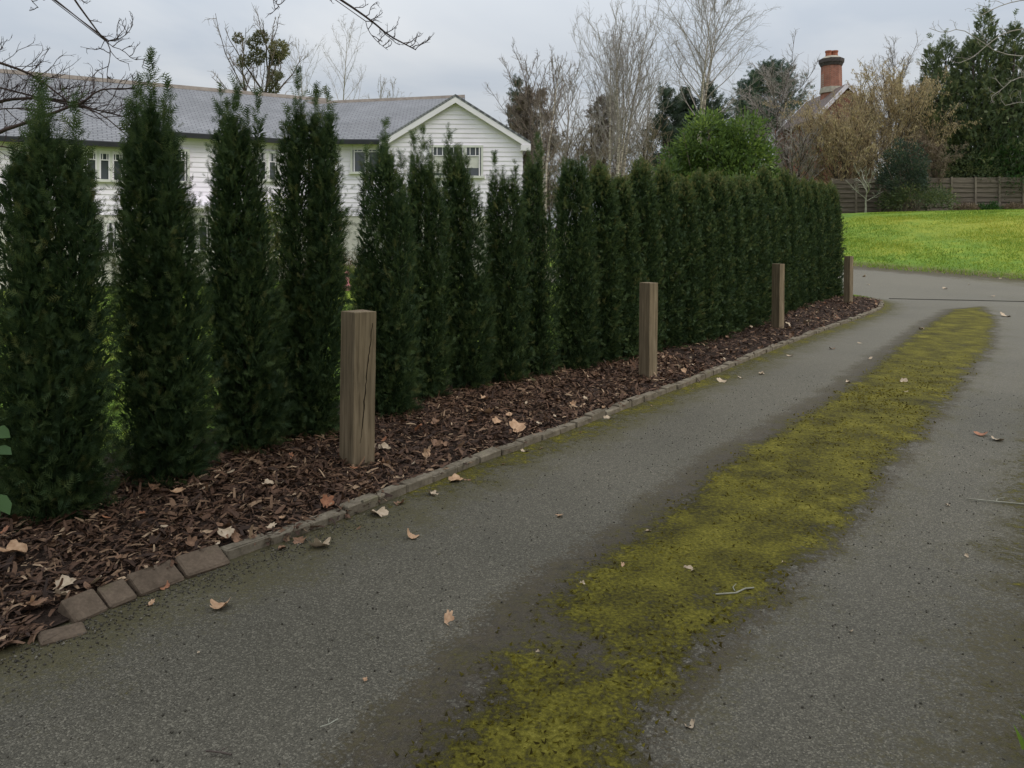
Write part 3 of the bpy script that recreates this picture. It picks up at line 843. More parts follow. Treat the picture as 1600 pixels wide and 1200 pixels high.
# flat bricks at the near end
bricks = [((112, 976), (166, 953), .10), ((170, 951), (212, 934), .10), ((214, 933), (286, 905), .11), ((289, 904), (357, 879), .11)]
for k, (pa, pb, w) in enumerate(bricks):
    p, q = G(*pa)[:2], G(*pb)[:2]
    L = np.linalg.norm(q - p); ang = np.arctan2(*(q - p)[::-1])
    o = bpy.data.objects.new('brick', block_mesh(L - .005, .135, .05, 90 + k, M['kerb_brick']))
    o.location = (p[0] - sin(ang) * .052 - broot.location[0], p[1] + cos(ang) * .052 - broot.location[1], (.004, -.004, .002, .006)[k])
    o.rotation_euler = (radians(26) + (.05, -.06, .02, -.03)[k], (.03, -.04, .01, .03)[k], ang + (.05, -.04, .02, -.02)[k])
    o.parent = broot; col.objects.link(o)
o = bpy.data.objects.new('brick', block_mesh(.16, .09, .03, 99, M['kerb_brick']))
p = G(60, 1005)[:2]
o.location = (p[0] - broot.location[0], p[1] - broot.location[1], -.005); o.rotation_euler = (.1, .05, radians(38)); o.parent = broot; col.objects.link(o)

# ------------------------------------------------------------------ timber posts
def timber_post(px, py, h, a, rot, lean, label, seed, crack=False):
    p = G(px, py, .09); p[1] += a * .55; p[0] = (px - 800) / FPX * p[1]
    root = empty('timber_post', (p[0], p[1], float(z_ground(p[0], p[1]))))
    tag(root, label, 'post', 'square timber posts along the bark bed')
    r = random.Random(seed)
    n = 7; b = .0035
    V, F = [], []
    zs = list(np.linspace(-.1, h - b, n)) + [h]
    for zi, z in enumerate(zs):
        ins = b if zi == len(zs) - 1 else 0
        for (sx, sy) in ((-1, -1), (1, -1), (1, 1), (-1, 1)):
            for (cx, cy) in (((b, 0), (0, b)) if sx * sy < 0 else ((0, b), (b, 0))):
                V.append((sx * (a / 2 - cx - ins) + r.uniform(-.0012, .0012), sy * (a / 2 - cy - ins) + r.uniform(-.0012, .0012), z + (r.uniform(-.002, .002) if zi == len(zs) - 1 else 0)))
    # order each ring by angle
    k = 8
    R2 = []
    for zi in range(len(zs)):
        ring = V[zi * k:(zi + 1) * k]; order = sorted(range(k), key=lambda j: np.arctan2(ring[j][1], ring[j][0])) if zi == 0 else order
        R2 += [ring[j] for j in order]
    V = R2
    for zi in range(len(zs) - 1):
        for j in range(k):
            F.append((zi * k + j, zi * k + (j + 1) % k, (zi + 1) * k + (j + 1) % k, (zi + 1) * k + j))
    F.append(tuple((len(zs) - 1) * k + j for j in range(k)))
    me = bpy.data.meshes.new('shaft'); me.from_pydata(V, [], F); me.materials.append(M['oak'])
    o = bpy.data.objects.new('shaft', me); col.objects.link(o); o.parent = root
    o.rotation_euler = (0, lean, 0)
    root.rotation_euler = (0, 0, 0)
    o.rotation_euler = (0, lean, rot)
    if crack:
        # the drying crack in the right-hand face: a thin wedge standing 1 mm proud with dark sides
        line = [(.055, .93), (.045, .86), (.035, .78), (.02, .70), (.012, .60), (.0, .50), (-.008, .40), (-.012, .33), (-.02, .27), (-.03, .22)]
        wd = [.0012, .002, .003, .0032, .003, .004, .0038, .003, .002, .001]
        ln_ = np.array(line); zz_ = np.linspace(ln_[0, 1], ln_[-1, 1], 30)
        wd = list(np.interp(zz_[::-1], ln_[::-1, 1], wd[::-1])[::-1] * np.array([r.uniform(.6, 1.2) for _ in zz_])); line = [(float(np.interp(z, ln_[::-1, 1], ln_[::-1, 0])) + r.uniform(-.0035, .0035), z) for z in zz_]
        mb = MB()
        for i in range(len(line) - 1):
            (x0, z0), (x1, z1) = line[i], line[i + 1]
            y = -a / 2 - .0015
            mb.hexa([(x0 - wd[i], y, z0 * h), (x0 + wd[i], y, z0 * h), (x0 + wd[i], y + .01, z0 * h), (x0 - wd[i], y + .01, z0 * h),
                     (x1 - wd[i + 1], y, z1 * h), (x1 + wd[i + 1], y, z1 * h), (x1 + wd[i + 1], y + .01, z1 * h), (x1 - wd[i + 1], y + .01, z1 * h)])
        me = bpy.data.meshes.new('crack'); me.from_pydata(mb.V, [], mb.F); me.materials.append(M['crack'])
        c = bpy.data.objects.new('crack', me); col.objects.link(c); c.parent = root; c.rotation_euler = o.rotation_euler
    return root
timber_post(557, 730, 1.095, .168, radians(44), radians(.9), 'nearest and largest square timber post with a long crack in its face', 1, True)
timber_post(1012, 590, 1.09, .142, radians(43), radians(1.0), 'square timber post second from the camera along the bark bed', 2)
timber_post(1215, 513, 1.13, .145, radians(40), radians(1.2), 'square timber post third from the camera, against the dense evergreens', 3)
timber_post(1325, 475, 1.135, .142, radians(38), radians(1.8), 'farthest square timber post, standing clear of the evergreen row end', 4)

# ------------------------------------------------------------------ evergreen row
def prof(u, seed=0):
    """column radius profile 0..1 over its height"""
    return np.interp(u, [0, .05, .15, .5, .74, .87, .94, .98, 1], [.72, .88, 1, 1, .9, .7, .48, .26, .06])

def thuja_arrays(H, columns, dens, seed, tpl=(FRV, FRF), fs=1.0, ss=1.0, ks=1.0, kn=2.6):
    """columns: list of (dx, dy, top, radius, wisp) ; returns foliage arrays, core arrays"""
    rng = np.random.default_rng(seed)
    Ps, Ds, Ss, Ts = [], [], [], []
    cores = []
    for (dx, dy, top, rad, wisp) in columns:
        area = 2 * pi * rad * top * .8
        n = int(area * dens)
        u = rng.beta(1.0, .92, n)
        a = rng.uniform(0, 2 * pi, n)
        lump = .80 + .42 * vnoise(a * 1.6 + dx * 31, u * top * 4.5, seed) 
        rr = rad * prof(u) * lump * rng.uniform(.38, 1.0, n) ** .6
        lean = np.array([dx, dy])
        bxy = lean[None] * (0.55 + .45 * smooth01(0, .5, u))[:, None]
        pos = np.stack([bxy[:, 0] + np.cos(a) * rr, bxy[:, 1] + np.sin(a) * rr, .03 + u * (top - .08)], 1)
        # drop the shoots buried inside a neighbouring column
        buried = np.zeros(n, bool)
        for (ex, ey, et, er, _w) in columns:
            if (ex, ey, et) == (dx, dy, top): continue
            uu = np.clip(pos[:, 2] / et, 0, 1); sh = .55 + .45 * smooth01(0, .5, uu)
            buried |= (np.hypot(pos[:, 0] - ex * sh, pos[:, 1] - ey * sh) < .42 * er * prof(uu)) & (pos[:, 2] < et)
        kk = ~buried
        pos, a, u, lump = pos[kk], a[kk], u[kk], lump[kk]; n = len(pos)
        out = np.stack([np.cos(a), np.sin(a), np.zeros(n)], 1)
        up = .55 + .9 * u + rng.normal(size=n) * .3
        sd_ = out * (1.0 - .45 * u)[:, None] + np.stack([np.zeros(n), np.zeros(n), up], 1) + rng.normal(size=(n, 3)) * .28
        sd_ /= np.linalg.norm(sd_, axis=1, keepdims=True)
        sl = rng.uniform(.07, .17, n) * (1 - .3 * u) * ss
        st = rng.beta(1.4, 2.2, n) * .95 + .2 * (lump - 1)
        nf = 4
        for j in range(nf):
            f = (j + .3) / nf
            p = pos + sd_ * (sl * f)[:, None]
            d = sd_ + rng.normal(size=(n, 3)) * .55; d[:, 2] += .15
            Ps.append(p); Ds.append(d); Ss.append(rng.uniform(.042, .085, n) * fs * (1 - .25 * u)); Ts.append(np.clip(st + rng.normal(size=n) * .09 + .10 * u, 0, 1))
        # wispy leader on top
        m = int(38 * wisp * max(dens, 60) / 190)
        if m:
            uu = rng.uniform(0, 1, m)
            p = np.stack([dx + rng.normal(size=m) * .022 * ss * (1.3 - uu), dy + rng.normal(size=m) * .022 * ss * (1.3 - uu), top + ss * (-.25 + uu * (.25 + .16 * wisp))], 1)
            d = rng.normal(size=(m, 3)) * .45; d[:, 2] = 1
            Ps.append(p); Ds.append(d); Ss.append(rng.uniform(.05, .10, m) * fs); Ts.append(np.clip(rng.normal(size=m) * .15 + .55, 0, 1))
        # inner mass: close-set sprays of darker tint under the outer shoots
        m = int(area * dens * kn)
        u2 = rng.beta(1.0, .95, m); a2 = rng.uniform(0, 2 * pi, m)
        r2 = rad * prof(u2) * np.sqrt(rng.uniform(.05, .74, m)) * (.85 + .3 * vnoise(a2 * 1.6 + dx * 31, u2 * top * 4.5, seed))
        sh2 = .55 + .45 * smooth01(0, .5, u2)
        cp = np.stack([dx * sh2 + np.cos(a2) * r2, dy * sh2 + np.sin(a2) * r2, .02 + u2 * (top - .12)], 1)
        cd = np.stack([np.cos(a2) * .6, np.sin(a2) * .6, np.full(m, .9)], 1) + rng.normal(size=(m, 3)) * .4
        cs = rng.uniform(.06, .11, m) * fs * ks
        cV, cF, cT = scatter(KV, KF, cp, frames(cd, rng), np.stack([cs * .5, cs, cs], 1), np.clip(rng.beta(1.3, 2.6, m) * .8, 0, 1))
        cores.append((cV, cF, cT))
    pos, d = np.concatenate(Ps), np.concatenate(Ds)
    V, F, T = scatter(tpl[0], tpl[1], pos, frames(d, rng), np.concatenate(Ss), np.concatenate(Ts))
    off, cFs = 0, []
    for (cV, cF, cT) in cores:
        cFs.append(cF + off); off += len(cV)
    return (V, F, T), (np.concatenate([c[0] for c in cores]), np.concatenate(cFs), np.concatenate([c[2] for c in cores]))

def mk_columns(rad, H, rng, n=4, tops=None):
    cols = [(0, 0, H, rad * .72, 1.0)]
    for k in range(n):
        a = rng.uniform(0, 2 * pi); q = rng.uniform(.35, .55) * rad
        cols.append((np.cos(a) * q, np.sin(a) * q, H * rng.uniform(.62, .93), rad * rng.uniform(.45, .6), rng.uniform(0, .9)))
    return cols

def thuja_tree(base, cols, dens, seed, label, mats=('thuja', 'thuja'), tpl=(FRV, FRF), fs=1.0):
    root = empty('thuja_tree', base)
    tag(root, label, 'evergreen tree', 'columnar evergreens in a row along the bed')
    (V, F, T), (CV, CF, CT) = thuja_arrays(1, cols, dens, seed, tpl, fs, 1.0, .68, 5.4)
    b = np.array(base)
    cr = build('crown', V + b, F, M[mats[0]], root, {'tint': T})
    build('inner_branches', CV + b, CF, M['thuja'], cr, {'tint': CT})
    tb = Tubes(); H = max(c[2] for c in cols)
    tb.add([b + (0, 0, -.05), b + (.01, 0, H * .4), b + (0, .01, H * .9)], [.035, .025, .006], 7)
    tb.build('trunk', M['thuja_bark'], root)
    return root

def col_px(base, px, py, Y, rad, wisp):
    """column whose top projects to (px, py)"""
    t = P(px, py, Y)
    return (t[0] - base[0], 0.0, t[2] - base[2], rad, wisp)

near = [  # base px, py (front of the foot), width px, tops [(px,py,rel radius,wisp)], label; the first column is the body
    (92, 838, 192, [(82, 215, .84, 0), (52, 152, .40, 1.2), (114, 192, .30, 1.5), (35, 240, .5, .3), (130, 270, .5, .4)], 'nearest and widest columnar evergreen, cut by the left edge of the photo'),
    (262, 783, 154, [(240, 185, .82, 0), (244, 130, .34, 1.6), (214, 158, .36, 1.2), (274, 178, .30, 1.6), (282, 300, .5, 0)], 'tall columnar evergreen with three ragged tips, second from the left edge'),
    (384, 733, 124, [(368, 195, .82, 0), (362, 160, .36, 1.6), (384, 196, .36, .8), (350, 240, .5, .2), (400, 300, .55, 0)], 'columnar evergreen with one pointed ragged tip, third from the left edge'),
    (482, 703, 118, [(482, 180, .86, 0), (470, 148, .30, 1.5), (514, 168, .46, .9), (450, 190, .38, .8), (516, 260, .5, 0)], 'dark two-tipped columnar evergreen just left of the nearest timber post'),
    (606, 668, 114, [(600, 240, .80, 0), (597, 202, .36, .8), (628, 300, .5, 0), (570, 380, .55, 0)], 'columnar evergreen directly behind the nearest timber post, before the white gable'),
    (664, 640, 84, [(662, 258, .82, 0), (662, 235, .28, 1.9), (645, 262, .32, .9), (684, 290, .5, 0)], 'slim columnar evergreen with bare thin tip before the gable window'),
    (727, 624, 88, [(716, 245, .84, 0), (700, 222, .30, 1.4), (720, 250, .45, .6), (742, 300, .5, 0)], 'columnar evergreen with its tip over the middle of the gable window'),
    (792, 612, 86, [(790, 280, .86, 0), (772, 262, .34, 1.2), (804, 268, .40, 1.0)], 'two-tipped columnar evergreen before the right corner of the white house'),
    (846, 602, 66, [(832, 258, .84, 0), (826, 250, .45, .9), (855, 330, .5, 0)], 'narrow columnar evergreen just right of the white house corner'),
    (899, 590, 80, [(895, 252, .92, 0), (884, 256, .5, .3), (908, 254, .5, .3)], 'broad topped columnar evergreen right of the slim birch trunk'),
]
rng = np.random.default_rng(77)
for k, (bx_, by_, wpx, tops, label) in enumerate(near):
    g = G(bx_, by_, .05)
    Yc = g[1] + .22
    base = np.array([(bx_ - 800) / FPX * Yc, Yc, .03])
    R = wpx / FPX * Yc / 2 * .94
    cols = []
    for (tx, ty, rr, w) in tops:
        c = col_px(base, tx, ty, Yc, R * rr, w)
        cols.append((c[0], (rng.uniform(-.4, .4) if cols else 0) * R, c[2] - .06 * w, c[3], w))
    # thin ragged leaders round the shoulder
    for q in range(6):
        cols.append((cols[0][0] + rng.uniform(-.62, .62) * R, rng.uniform(-.3, .3) * R, cols[0][2] - rng.uniform(-.10, .5), R * rng.uniform(.12, .22), rng.uniform(.5, 1.7)))
    # spread some width low down
    for q in range(3):
        a = rng.uniform(0, 2 * pi)
        cols.append((np.cos(a) * R * .42, np.sin(a) * R * .42, rng.uniform(.9, 1.6), R * .58, 0))
    dens = 290 if k < 4 else (260 if k < 8 else 220)
    thuja_tree(base, cols, dens, 300 + k, label)

far_rows = [(936, 578, 262), (967, 571, 280), (1003, 562, 255), (1036, 553, 262), (1066, 547, 281), (1092, 541, 272), (1115, 535, 272), (1137, 526, 281), (1157, 518, 276),
            (1176, 511, 283), (1193, 503, 265), (1209, 498, 283), (1225, 492, 268), (1240, 487, 277), (1255, 481, 282), (1269, 477, 284), (1283, 473, 288), (1297, 469, 290)]
rng = np.random.default_rng(5)
protos = []
for v in range(5):
    cols = [(0, 0, 2.5, .255, .3)] + [(rng.uniform(-.09, .09), rng.uniform(-.09, .09), 2.5 * rng.uniform(.9, .99), rng.uniform(.13, .18), .5) for _ in range(3)]
    (V, F, T), (CV, CF, CT) = thuja_arrays(1, cols, 300, 900 + v, (FRV3, FRF3), 1.0, 1.0, .85, 3.0)
    up = smooth01(1.95, 2.5, V[:, 2])
    T = np.clip(T + .34 * up, 0, 1)          # new growth at the tips is tan-tinged
    protos.append((V, F, T, CV, CF, CT))
ordn = ['eleventh', 'twelfth', 'thirteenth', 'fourteenth', 'fifteenth', 'sixteenth', 'seventeenth', 'eighteenth', 'nineteenth', 'twentieth', 'twenty-first', 'twenty-second', 'twenty-third',
        'twenty-fourth', 'twenty-fifth', 'twenty-sixth', 'twenty-seventh', 'last']
special = {3: 'columnar evergreen just right of the second timber post, fourteenth from the left', 11: 'columnar evergreen behind the third timber post', 17: 'last columnar evergreen at the far right end of the row'}
cache = {}
for k, (tx, by_, ty) in enumerate(far_rows):
    g = G(tx, by_, .05); Yc = g[1] + .2
    base = np.array([(tx - 800) / FPX * Yc, Yc, float(z_ground((tx - 800) / FPX * Yc, Yc)) + .02])
    H = P(tx, ty, Yc)[2] - base[2]
    v = k % 5
    label = special.get(k, f'columnar evergreen, {ordn[k]} tree from the left in the dense clipped part of the row')
    root = empty('thuja_tree', base)
    tag(root, label, 'evergreen tree', 'columnar evergreens in a row along the bed')
    if v not in cache:
        V, F, T, CV, CF, CT = protos[v]
        cr = build('crown', V + base, F, M['thuja'], root, {'tint': T})
        ib = build('inner_branches', CV + base, CF, M['thuja'], cr, {'tint': CT})
        tb = Tubes(); tb.add([base + (0, 0, -.05), base + (.01, 0, 1.2), base + (0, .01, 2.2)], [.035, .022, .006], 6)
        tk = tb.build('trunk', M['thuja_bark'], root)
        cache[v] = (cr.data, ib.data, tk.data)
    else:
        cr = bpy.data.objects.new('crown', cache[v][0]); col.objects.link(cr); cr.parent = root
        ib = bpy.data.objects.new('inner_branches', cache[v][1]); col.objects.link(ib); ib.parent = cr
        tk = bpy.data.objects.new('trunk', cache[v][2]); col.objects.link(tk); tk.parent = root
    w = rng.uniform(.92, 1.08)
    root.scale = (w, w, H / 2.5); root.rotation_euler = (0, 0, rng.uniform(0, 6.28))

# ------------------------------------------------------------------ white weatherboarded house
def roof_plane(name, quad, t, mat, parent):
    """quad: eave-left, eave-right, ridge-right, ridge-left (top side)"""
    q = [np.array(p, float) for p in quad]
    mb = MB(); mb.slab(q, t)
    o = mb.build(name, mat, parent)
    e = q[1] - q[0]; eu = e / np.linalg.norm(e)
    up = q[3] - q[0]; up = up - eu * up.dot(eu); uu = up / np.linalg.norm(up)
    at = o.data.attributes.new('ruv', 'FLOAT_VECTOR', 'POINT')
    pts = np.array(mb.V)
    uv = np.stack([(pts - q[0]) @ eu, (pts - q[0]) @ uu, np.zeros(len(pts))], 1)
    at.data.foreach_set('vector', uv.astype(np.float32).ravel())
    return o

house = empty('white_house', (-4.0, 27.5, 0))
tag(house, 'long white weatherboarded house with grey slate roof behind the evergreens', 'house')
def unit(v): v = np.array(v, float); return v / np.linalg.norm(v)
def board_wall(p0, p1, z0, z1, parent_wall, gable=None, step=.158, n=None):
    """weatherboards on the plan line p0->p1; gable=(z_eave, z_apex) narrows the rows above the eave"""
    p0, p1 = np.array(p0, float), np.array(p1, float)
    d = unit(p1 - p0); L = np.linalg.norm(p1 - p0)
    z = z0
    while z < z1 - .03:
        zt = min(z + step + .012, z1 if gable is None else z + step + .012)
        def span(zz):
            if gable is None or zz <= gable[0]: return 0.0, L
            f = min(1, (zz - gable[0]) / (gable[1] - gable[0])); return L / 2 * f, L - L / 2 * f
        a0, b0 = span(z); a1, b1 = span(zt)
        if b1 - a1 < .05: break
        mb = MB()
        def pt(s, o, zz): return (*(p0 + d * s + n * o), zz)
        mb.hexa([pt(a0, .034, z), pt(b0, .034, z), pt(b0, -.02, z), pt(a0, -.02, z), pt(a1, .012, zt), pt(b1, .012, zt), pt(b1, -.02, zt), pt(a1, -.02, zt)])
        mb.build('board', M['white_board'], parent_wall)
        z += step

def window(p0, d, n, s0, s1, z0, z1, root, lights=2, open_last=False, blinds=False):
    """window on a wall line: frame, mullions, panes"""
    w = MB()
    def bx(a, b, o0, o1, za, zb):
        q = [p0 + d * a + n * o0, p0 + d * b + n * o0, p0 + d * b + n * o1, p0 + d * a + n * o1]
        return [(*c, za) for c in q] + [(*c, zb) for c in q]
    win = MB()
    f = .075
    for h in (bx(s0, s1, .03, .105, z1 - f, z1), bx(s0 - .05, s1 + .05, .03, .15, z0 - .05, z0 + .03)): win.hexa(h)
    win.hexa(bx(s0, s0 + f, .03, .10, z0 + .03, z1 - f)); win.hexa(bx(s1 - f, s1, .03, .10, z0 + .03, z1 - f))
    wo = win.build('window', M['frame_grey'], root)
    W = (s1 - s0 - 2 * f) / lights
    for k in range(lights):
        a = s0 + f + k * W; b = a + W
        if k:
            m = MB(); m.hexa(bx(a - .035, a + .035, .03, .098, z0 + .03, z1 - f)); m.build('mullion', M['frame_grey'], wo)
        g = MB(); g.hexa(bx(a + (.036 if k else 0), b - (.036 if k < lights - 1 else 0), .04, .052, z0 + .03, z1 - f)); g.build('pane', M['glass'], wo)
        sash = MB()
        zt = z1 - f
        sash.hexa(bx(a + .036, b - .036, .055, .085, zt - .30, zt - .27))
        for q in (1, 2):
            c = a + W * q / 3; sash.hexa(bx(c - .012, c + .012, .054, .08, zt - .27, zt))
        sash.hexa(bx(a + .036, a + .075, .0545, .088, z0 + .031, zt)); sash.hexa(bx(b - .075, b - .036, .0545, .088, z0 + .031, zt))
        sash.build('glazing_bars', M['white_trim'], wo)
        if blinds:
            bl = MB(); zb = z0 + (.30 if open_last and k == lights - 1 else .12)
            bl.hexa(bx(a + .08, b - .08, .0528, .056, zb, zt - .31)); bl.build('blind', M['blind'], wo)
    return wo

# front range with the gable
FL, FR = np.array([-8.3, 26.45]), np.array([.33, 26.9])
fd_ = unit(FR - FL); fn_ = np.array([fd_[1], -fd_[0]])
GL = FL + fd_ * ((-4.25 - FL[0]) / fd_[0]); GRt = FR
EZ, AZ = 4.86, 6.28
wall = MB(); wall.obox(FL, GL, fn_, -.3, 0, -.2, EZ); wo = wall.build('wall', M['render'], house)
board_wall(FL, GL, 2.25, EZ - .02, wo, n=fn_)
gl, gr = GL + fn_ * .4, GRt + fn_ * .4
gw = MB(); gw.obox(gl, gr, fn_, -.3, 0, -.2, EZ)
mid = (gl + gr) / 2
gw.F.append(tuple(range(len(gw.V), len(gw.V) + 3))); gw.V += [(*gl, EZ), (*gr, EZ), (*mid, AZ)]
gw.obox(gr, gr - fn_ * 8, fd_, -.3, 0, -.2, EZ)
gwo = gw.build('gable_wall', M['render'], house)
board_wall(gl, gr, 2.25, AZ, gwo, gable=(EZ, AZ), n=fn_)
board_wall(gr, gr - fn_ * 8, 2.25, EZ, gwo, n=fd_)
# gable roof
back = fn_ * -7.5
ov = .28; sl = (AZ - EZ) / (np.linalg.norm(gr - gl) / 2)
el, er = gl - fd_ * ov, gr + fd_ * ov
ze = EZ - sl * ov + .12; za = AZ + .12
fo = fn_ * .22
roof_plane('roof', [(*(er + fo), ze), (*(er + back), ze), (*(mid + back), za), (*(mid + fo), za)], .09, M['slate'], house)
roof_plane('roof', [(*(el + back), ze), (*(el + fo), ze), (*(mid + fo), za), (*(mid + back), za)], .09, M['slate'], house)
for e_ in (el, er):
    bb = MB()
    a_, m_ = e_ + fo * .8, mid + fo * .8
    o_ = fn_ * .035
    zt0, zt1 = ze - .092, za - .092
    bb.hexa([(*(a_), zt0 - .2), (*(a_ + o_), zt0 - .2), (*(m_ + o_), zt1 - .2), (*(m_), zt1 - .2), (*(a_), zt0), (*(a_ + o_), zt0), (*(m_ + o_), zt1), (*(m_), zt1)])
    bb.build('bargeboard', M['white_trim'], house)
bb = MB(); bb.obox(er - fd_ * .34, er, fn_, .03, .24, ze - .32, ze - .12); bb.build('eave_box', M['white_trim'], house)
# main roof of the front range
zr0, zr1 = 6.74, 7.02
r0, r1 = np.array([-8.2, 30.1]), np.array([-1.85, 30.1])
e0, e1 = FL + fn_ * .3, GL + fd_ * 2.3 + fn_ * .3
roof_plane('roof', [(*e0, EZ + .02), (*e1, EZ + .02), (*r1, zr1), (*r0, zr0)], .1, M['slate'], house)
roof_plane('roof', [(*(r1 + (0, 4)), EZ), (*(r0 + (0, 4)), EZ), (*r0, zr0 - .02), (*r1, zr1 - .02)], .1, M['slate'], house)
rb = MB(); rb.hexa([(*(r0 + (0, -.12)), zr0 - .06), (*(r1 + (0, -.12)), zr1 - .06), (*(r1 + (0, .12)), zr1 - .06), (*(r0 + (0, .12)), zr0 - .06),
                    (*(r0 + (0, -.04)), zr0 + .07), (*(r1 + (0, -.04)), zr1 + .07), (*(r1 + (0, .04)), zr1 + .07), (*(r0 + (0, .04)), zr0 + .07)])
rb.build('ridge_tiles', M['ridge'], house)
gt = MB(); gt.obox(e0, GL + fn_ * .3 - fd_ * .3, fn_, .005, .11, EZ - .16, EZ - .02); gt.build('gutter', M['gutter'], house)
fs = MB(); fs.obox(FL, GL - fd_ * .05, fn_, .045, .07, EZ - .32, EZ - .13); fs.build('fascia', M['white_trim'], house)
def s_at(p0, d, px):
    """distance along a wall line where a photo column crosses it"""
    k = (px - 800) / FPX
    return (k * p0[1] - p0[0]) / (d[0] - k * d[1])
def z_at(p0, d, s, py):
    return CAMH - (py - HOR) / FPX * (p0 + d * s)[1]
def window_px(p0, d, n, x0, x1, y0, y1, lights, **kw):
    s0, s1 = s_at(p0, d, x0), s_at(p0, d, x1)
    window(p0, d, n, s0, s1, z_at(p0, d, s0, y1), z_at(p0, d, s0, y0), house, lights, **kw)
window_px(FL, fd_, fn_, 548, 600, 221, 270, 2)
window_px(gl, fd_, fn_, 671, 755, 227, 276, 3, open_last=True, blinds=True)
# left wing, turned towards the camera
WL, WR = np.array([-19.9, 19.0]), np.array([-7.75, 26.05])
wd_ = unit(WR - WL); wn_ = np.array([wd_[1], -wd_[0]])
sm = s_at(WL, wd_, 235); WM = WL + wd_ * sm
ZW0, ZW1, ZWR = 4.42, 4.83, 7.0
w1 = MB(); w1.obox(WL, WM, wn_, -.3, 0, -.2, ZW0); w1o = w1.build('wall', M['render'], house); board_wall(WL, WM, 2.2, ZW0 - .05, w1o, n=wn_)
w2 = MB(); w2.obox(WM, WR, wn_, -.3, .001, -.2, ZW1); w2o = w2.build('wall', M['render'], house); board_wall(WM, WR, 2.2, ZW1 - .05, w2o, n=wn_)
rb_ = -wn_ * 4.0
WX = WR + wd_ * 2.7
roof_plane('roof', [(*(WL + wn_ * .3), ZW0), (*(WM + wn_ * .3), ZW0), (*(WM + rb_), ZWR), (*(WL + rb_), ZWR)], .1, M['slate'], house)
roof_plane('roof', [(*(WM + wn_ * .3), ZW1), (*(WR + wn_ * .3 + wd_ * .3), ZW1), (*(WX + rb_), ZWR - .003), (*(WM + rb_), ZWR - .003)], .1, M['slate'], house)
roof_plane('roof', [(*(WX + rb_ * 2), ZW1), (*(WL + rb_ * 2), ZW1), (*(WL + rb_), ZWR - .02), (*(WX + rb_), ZWR - .02)], .1, M['slate'], house)
rb2 = MB(); a_, b_ = WL + rb_, WX + rb_
rb2.hexa([(*(a_ + wn_ * .14), ZWR - .07), (*(b_ + wn_ * .14), ZWR - .07), (*(b_ - wn_ * .14), ZWR - .07), (*(a_ - wn_ * .14), ZWR - .07),
          (*(a_ + wn_ * .05), ZWR + .08), (*(b_ + wn_ * .05), ZWR + .08), (*(b_ - wn_ * .05), ZWR + .08), (*(a_ - wn_ * .05), ZWR + .08)])
rb2.build('ridge_tiles', M['ridge'], house)
g1 = MB(); g1.obox(WL, WM, wn_, .305, .41, ZW0 - .17, ZW0 - .03); g1.build('gutter', M['gutter'], house)
g2 = MB(); g2.obox(WM + wd_ * .02, WR, wn_, .305, .41, ZW1 - .17, ZW1 - .03); g2.build('gutter', M['gutter'], house)
f1 = MB(); f1.obox(WL, WM, wn_, .045, .07, ZW0 - .36, ZW0 - .14); f1.build('fascia', M['white_trim'], house)
f2 = MB(); f2.obox(WM + wd_ * .02, WR, wn_, .045, .07, ZW1 - .34, ZW1 - .14); f2.build('fascia', M['white_trim'], house)
window_px(WL, wd_, wn_, 20, 70, 232, 280, 2)
window_px(WL, wd_, wn_, 128, 198, 230, 281, 3)
window_px(WM, wd_, wn_, 262, 296, 232, 284, 1)
window_px(WM, wd_, wn_, 398, 436, 235, 281, 2)
window_px(WL, wd_, wn_, 143, 185, 344, 392, 2, blinds=False)
window_px(WM, wd_, wn_, 285, 330, 336, 392, 2, blinds=False)
# small lean-to canopy over the garden door
cp = MB(); s_ = s_at(WM, wd_, 300)
a_, b_ = WM + wd_ * (s_ - .5), WM + wd_ * (s_ + .6)
zc = z_at(WM, wd_, s_, 306)
cp.hexa([(*(a_ + wn_ * .9), zc - .42), (*(b_ + wn_ * .9), zc - .42), (*(b_ + wn_ * .04), zc - .08), (*(a_ + wn_ * .04), zc - .08), (*(a_ + wn_ * .9), zc - .34), (*(b_ + wn_ * .9), zc - .34), (*(b_ + wn_ * .04), zc), (*(a_ + wn_ * .04), zc)])
cp.build('door_canopy', M['white_trim'], house)

# ------------------------------------------------------------------ brick house with the tall chimney
CY = 52.0
bh = empty('brick_house', (22.5, CY + 3, float(z_ground(22.5, CY))))
tag(bh, 'old brick house with steep tiled gable half hidden by tan shrubs', 'house')
ap = P(1322, 131, CY); le = P(1278, 176, CY); gz = bh.location[2] - .3
hw = ap[0] - le[0]; sl = (ap[2] - le[2]) / hw
xl, xr = ap[0] - hw + .15, ap[0] + hw - .15
wz = le[2]
w = MB(); w.box(xl, xr, CY, CY + 9, gz, wz)
w.F.append((len(w.V), len(w.V) + 1, len(w.V) + 2)); w.V += [(xl, CY, wz), (xr, CY, wz), (ap[0], CY, ap[2] - .2)]
w.build('wall', M['brick'], bh)
roof_plane('roof', [(le[0] - .35, CY + 7, wz - sl * .35), (le[0] - .35, CY - .25, wz - sl * .35), (ap[0], CY - .25, ap[2]), (ap[0], CY + 7, ap[2])], .12, M['clay_tile'], bh)
roof_plane('roof', [(ap[0] + hw + .35, CY - .25, wz - sl * .35), (ap[0] + hw + .35, CY + 7, wz - sl * .35), (ap[0], CY + 7, ap[2] - .01), (ap[0], CY - .25, ap[2] - .01)], .12, M['clay_tile'], bh)
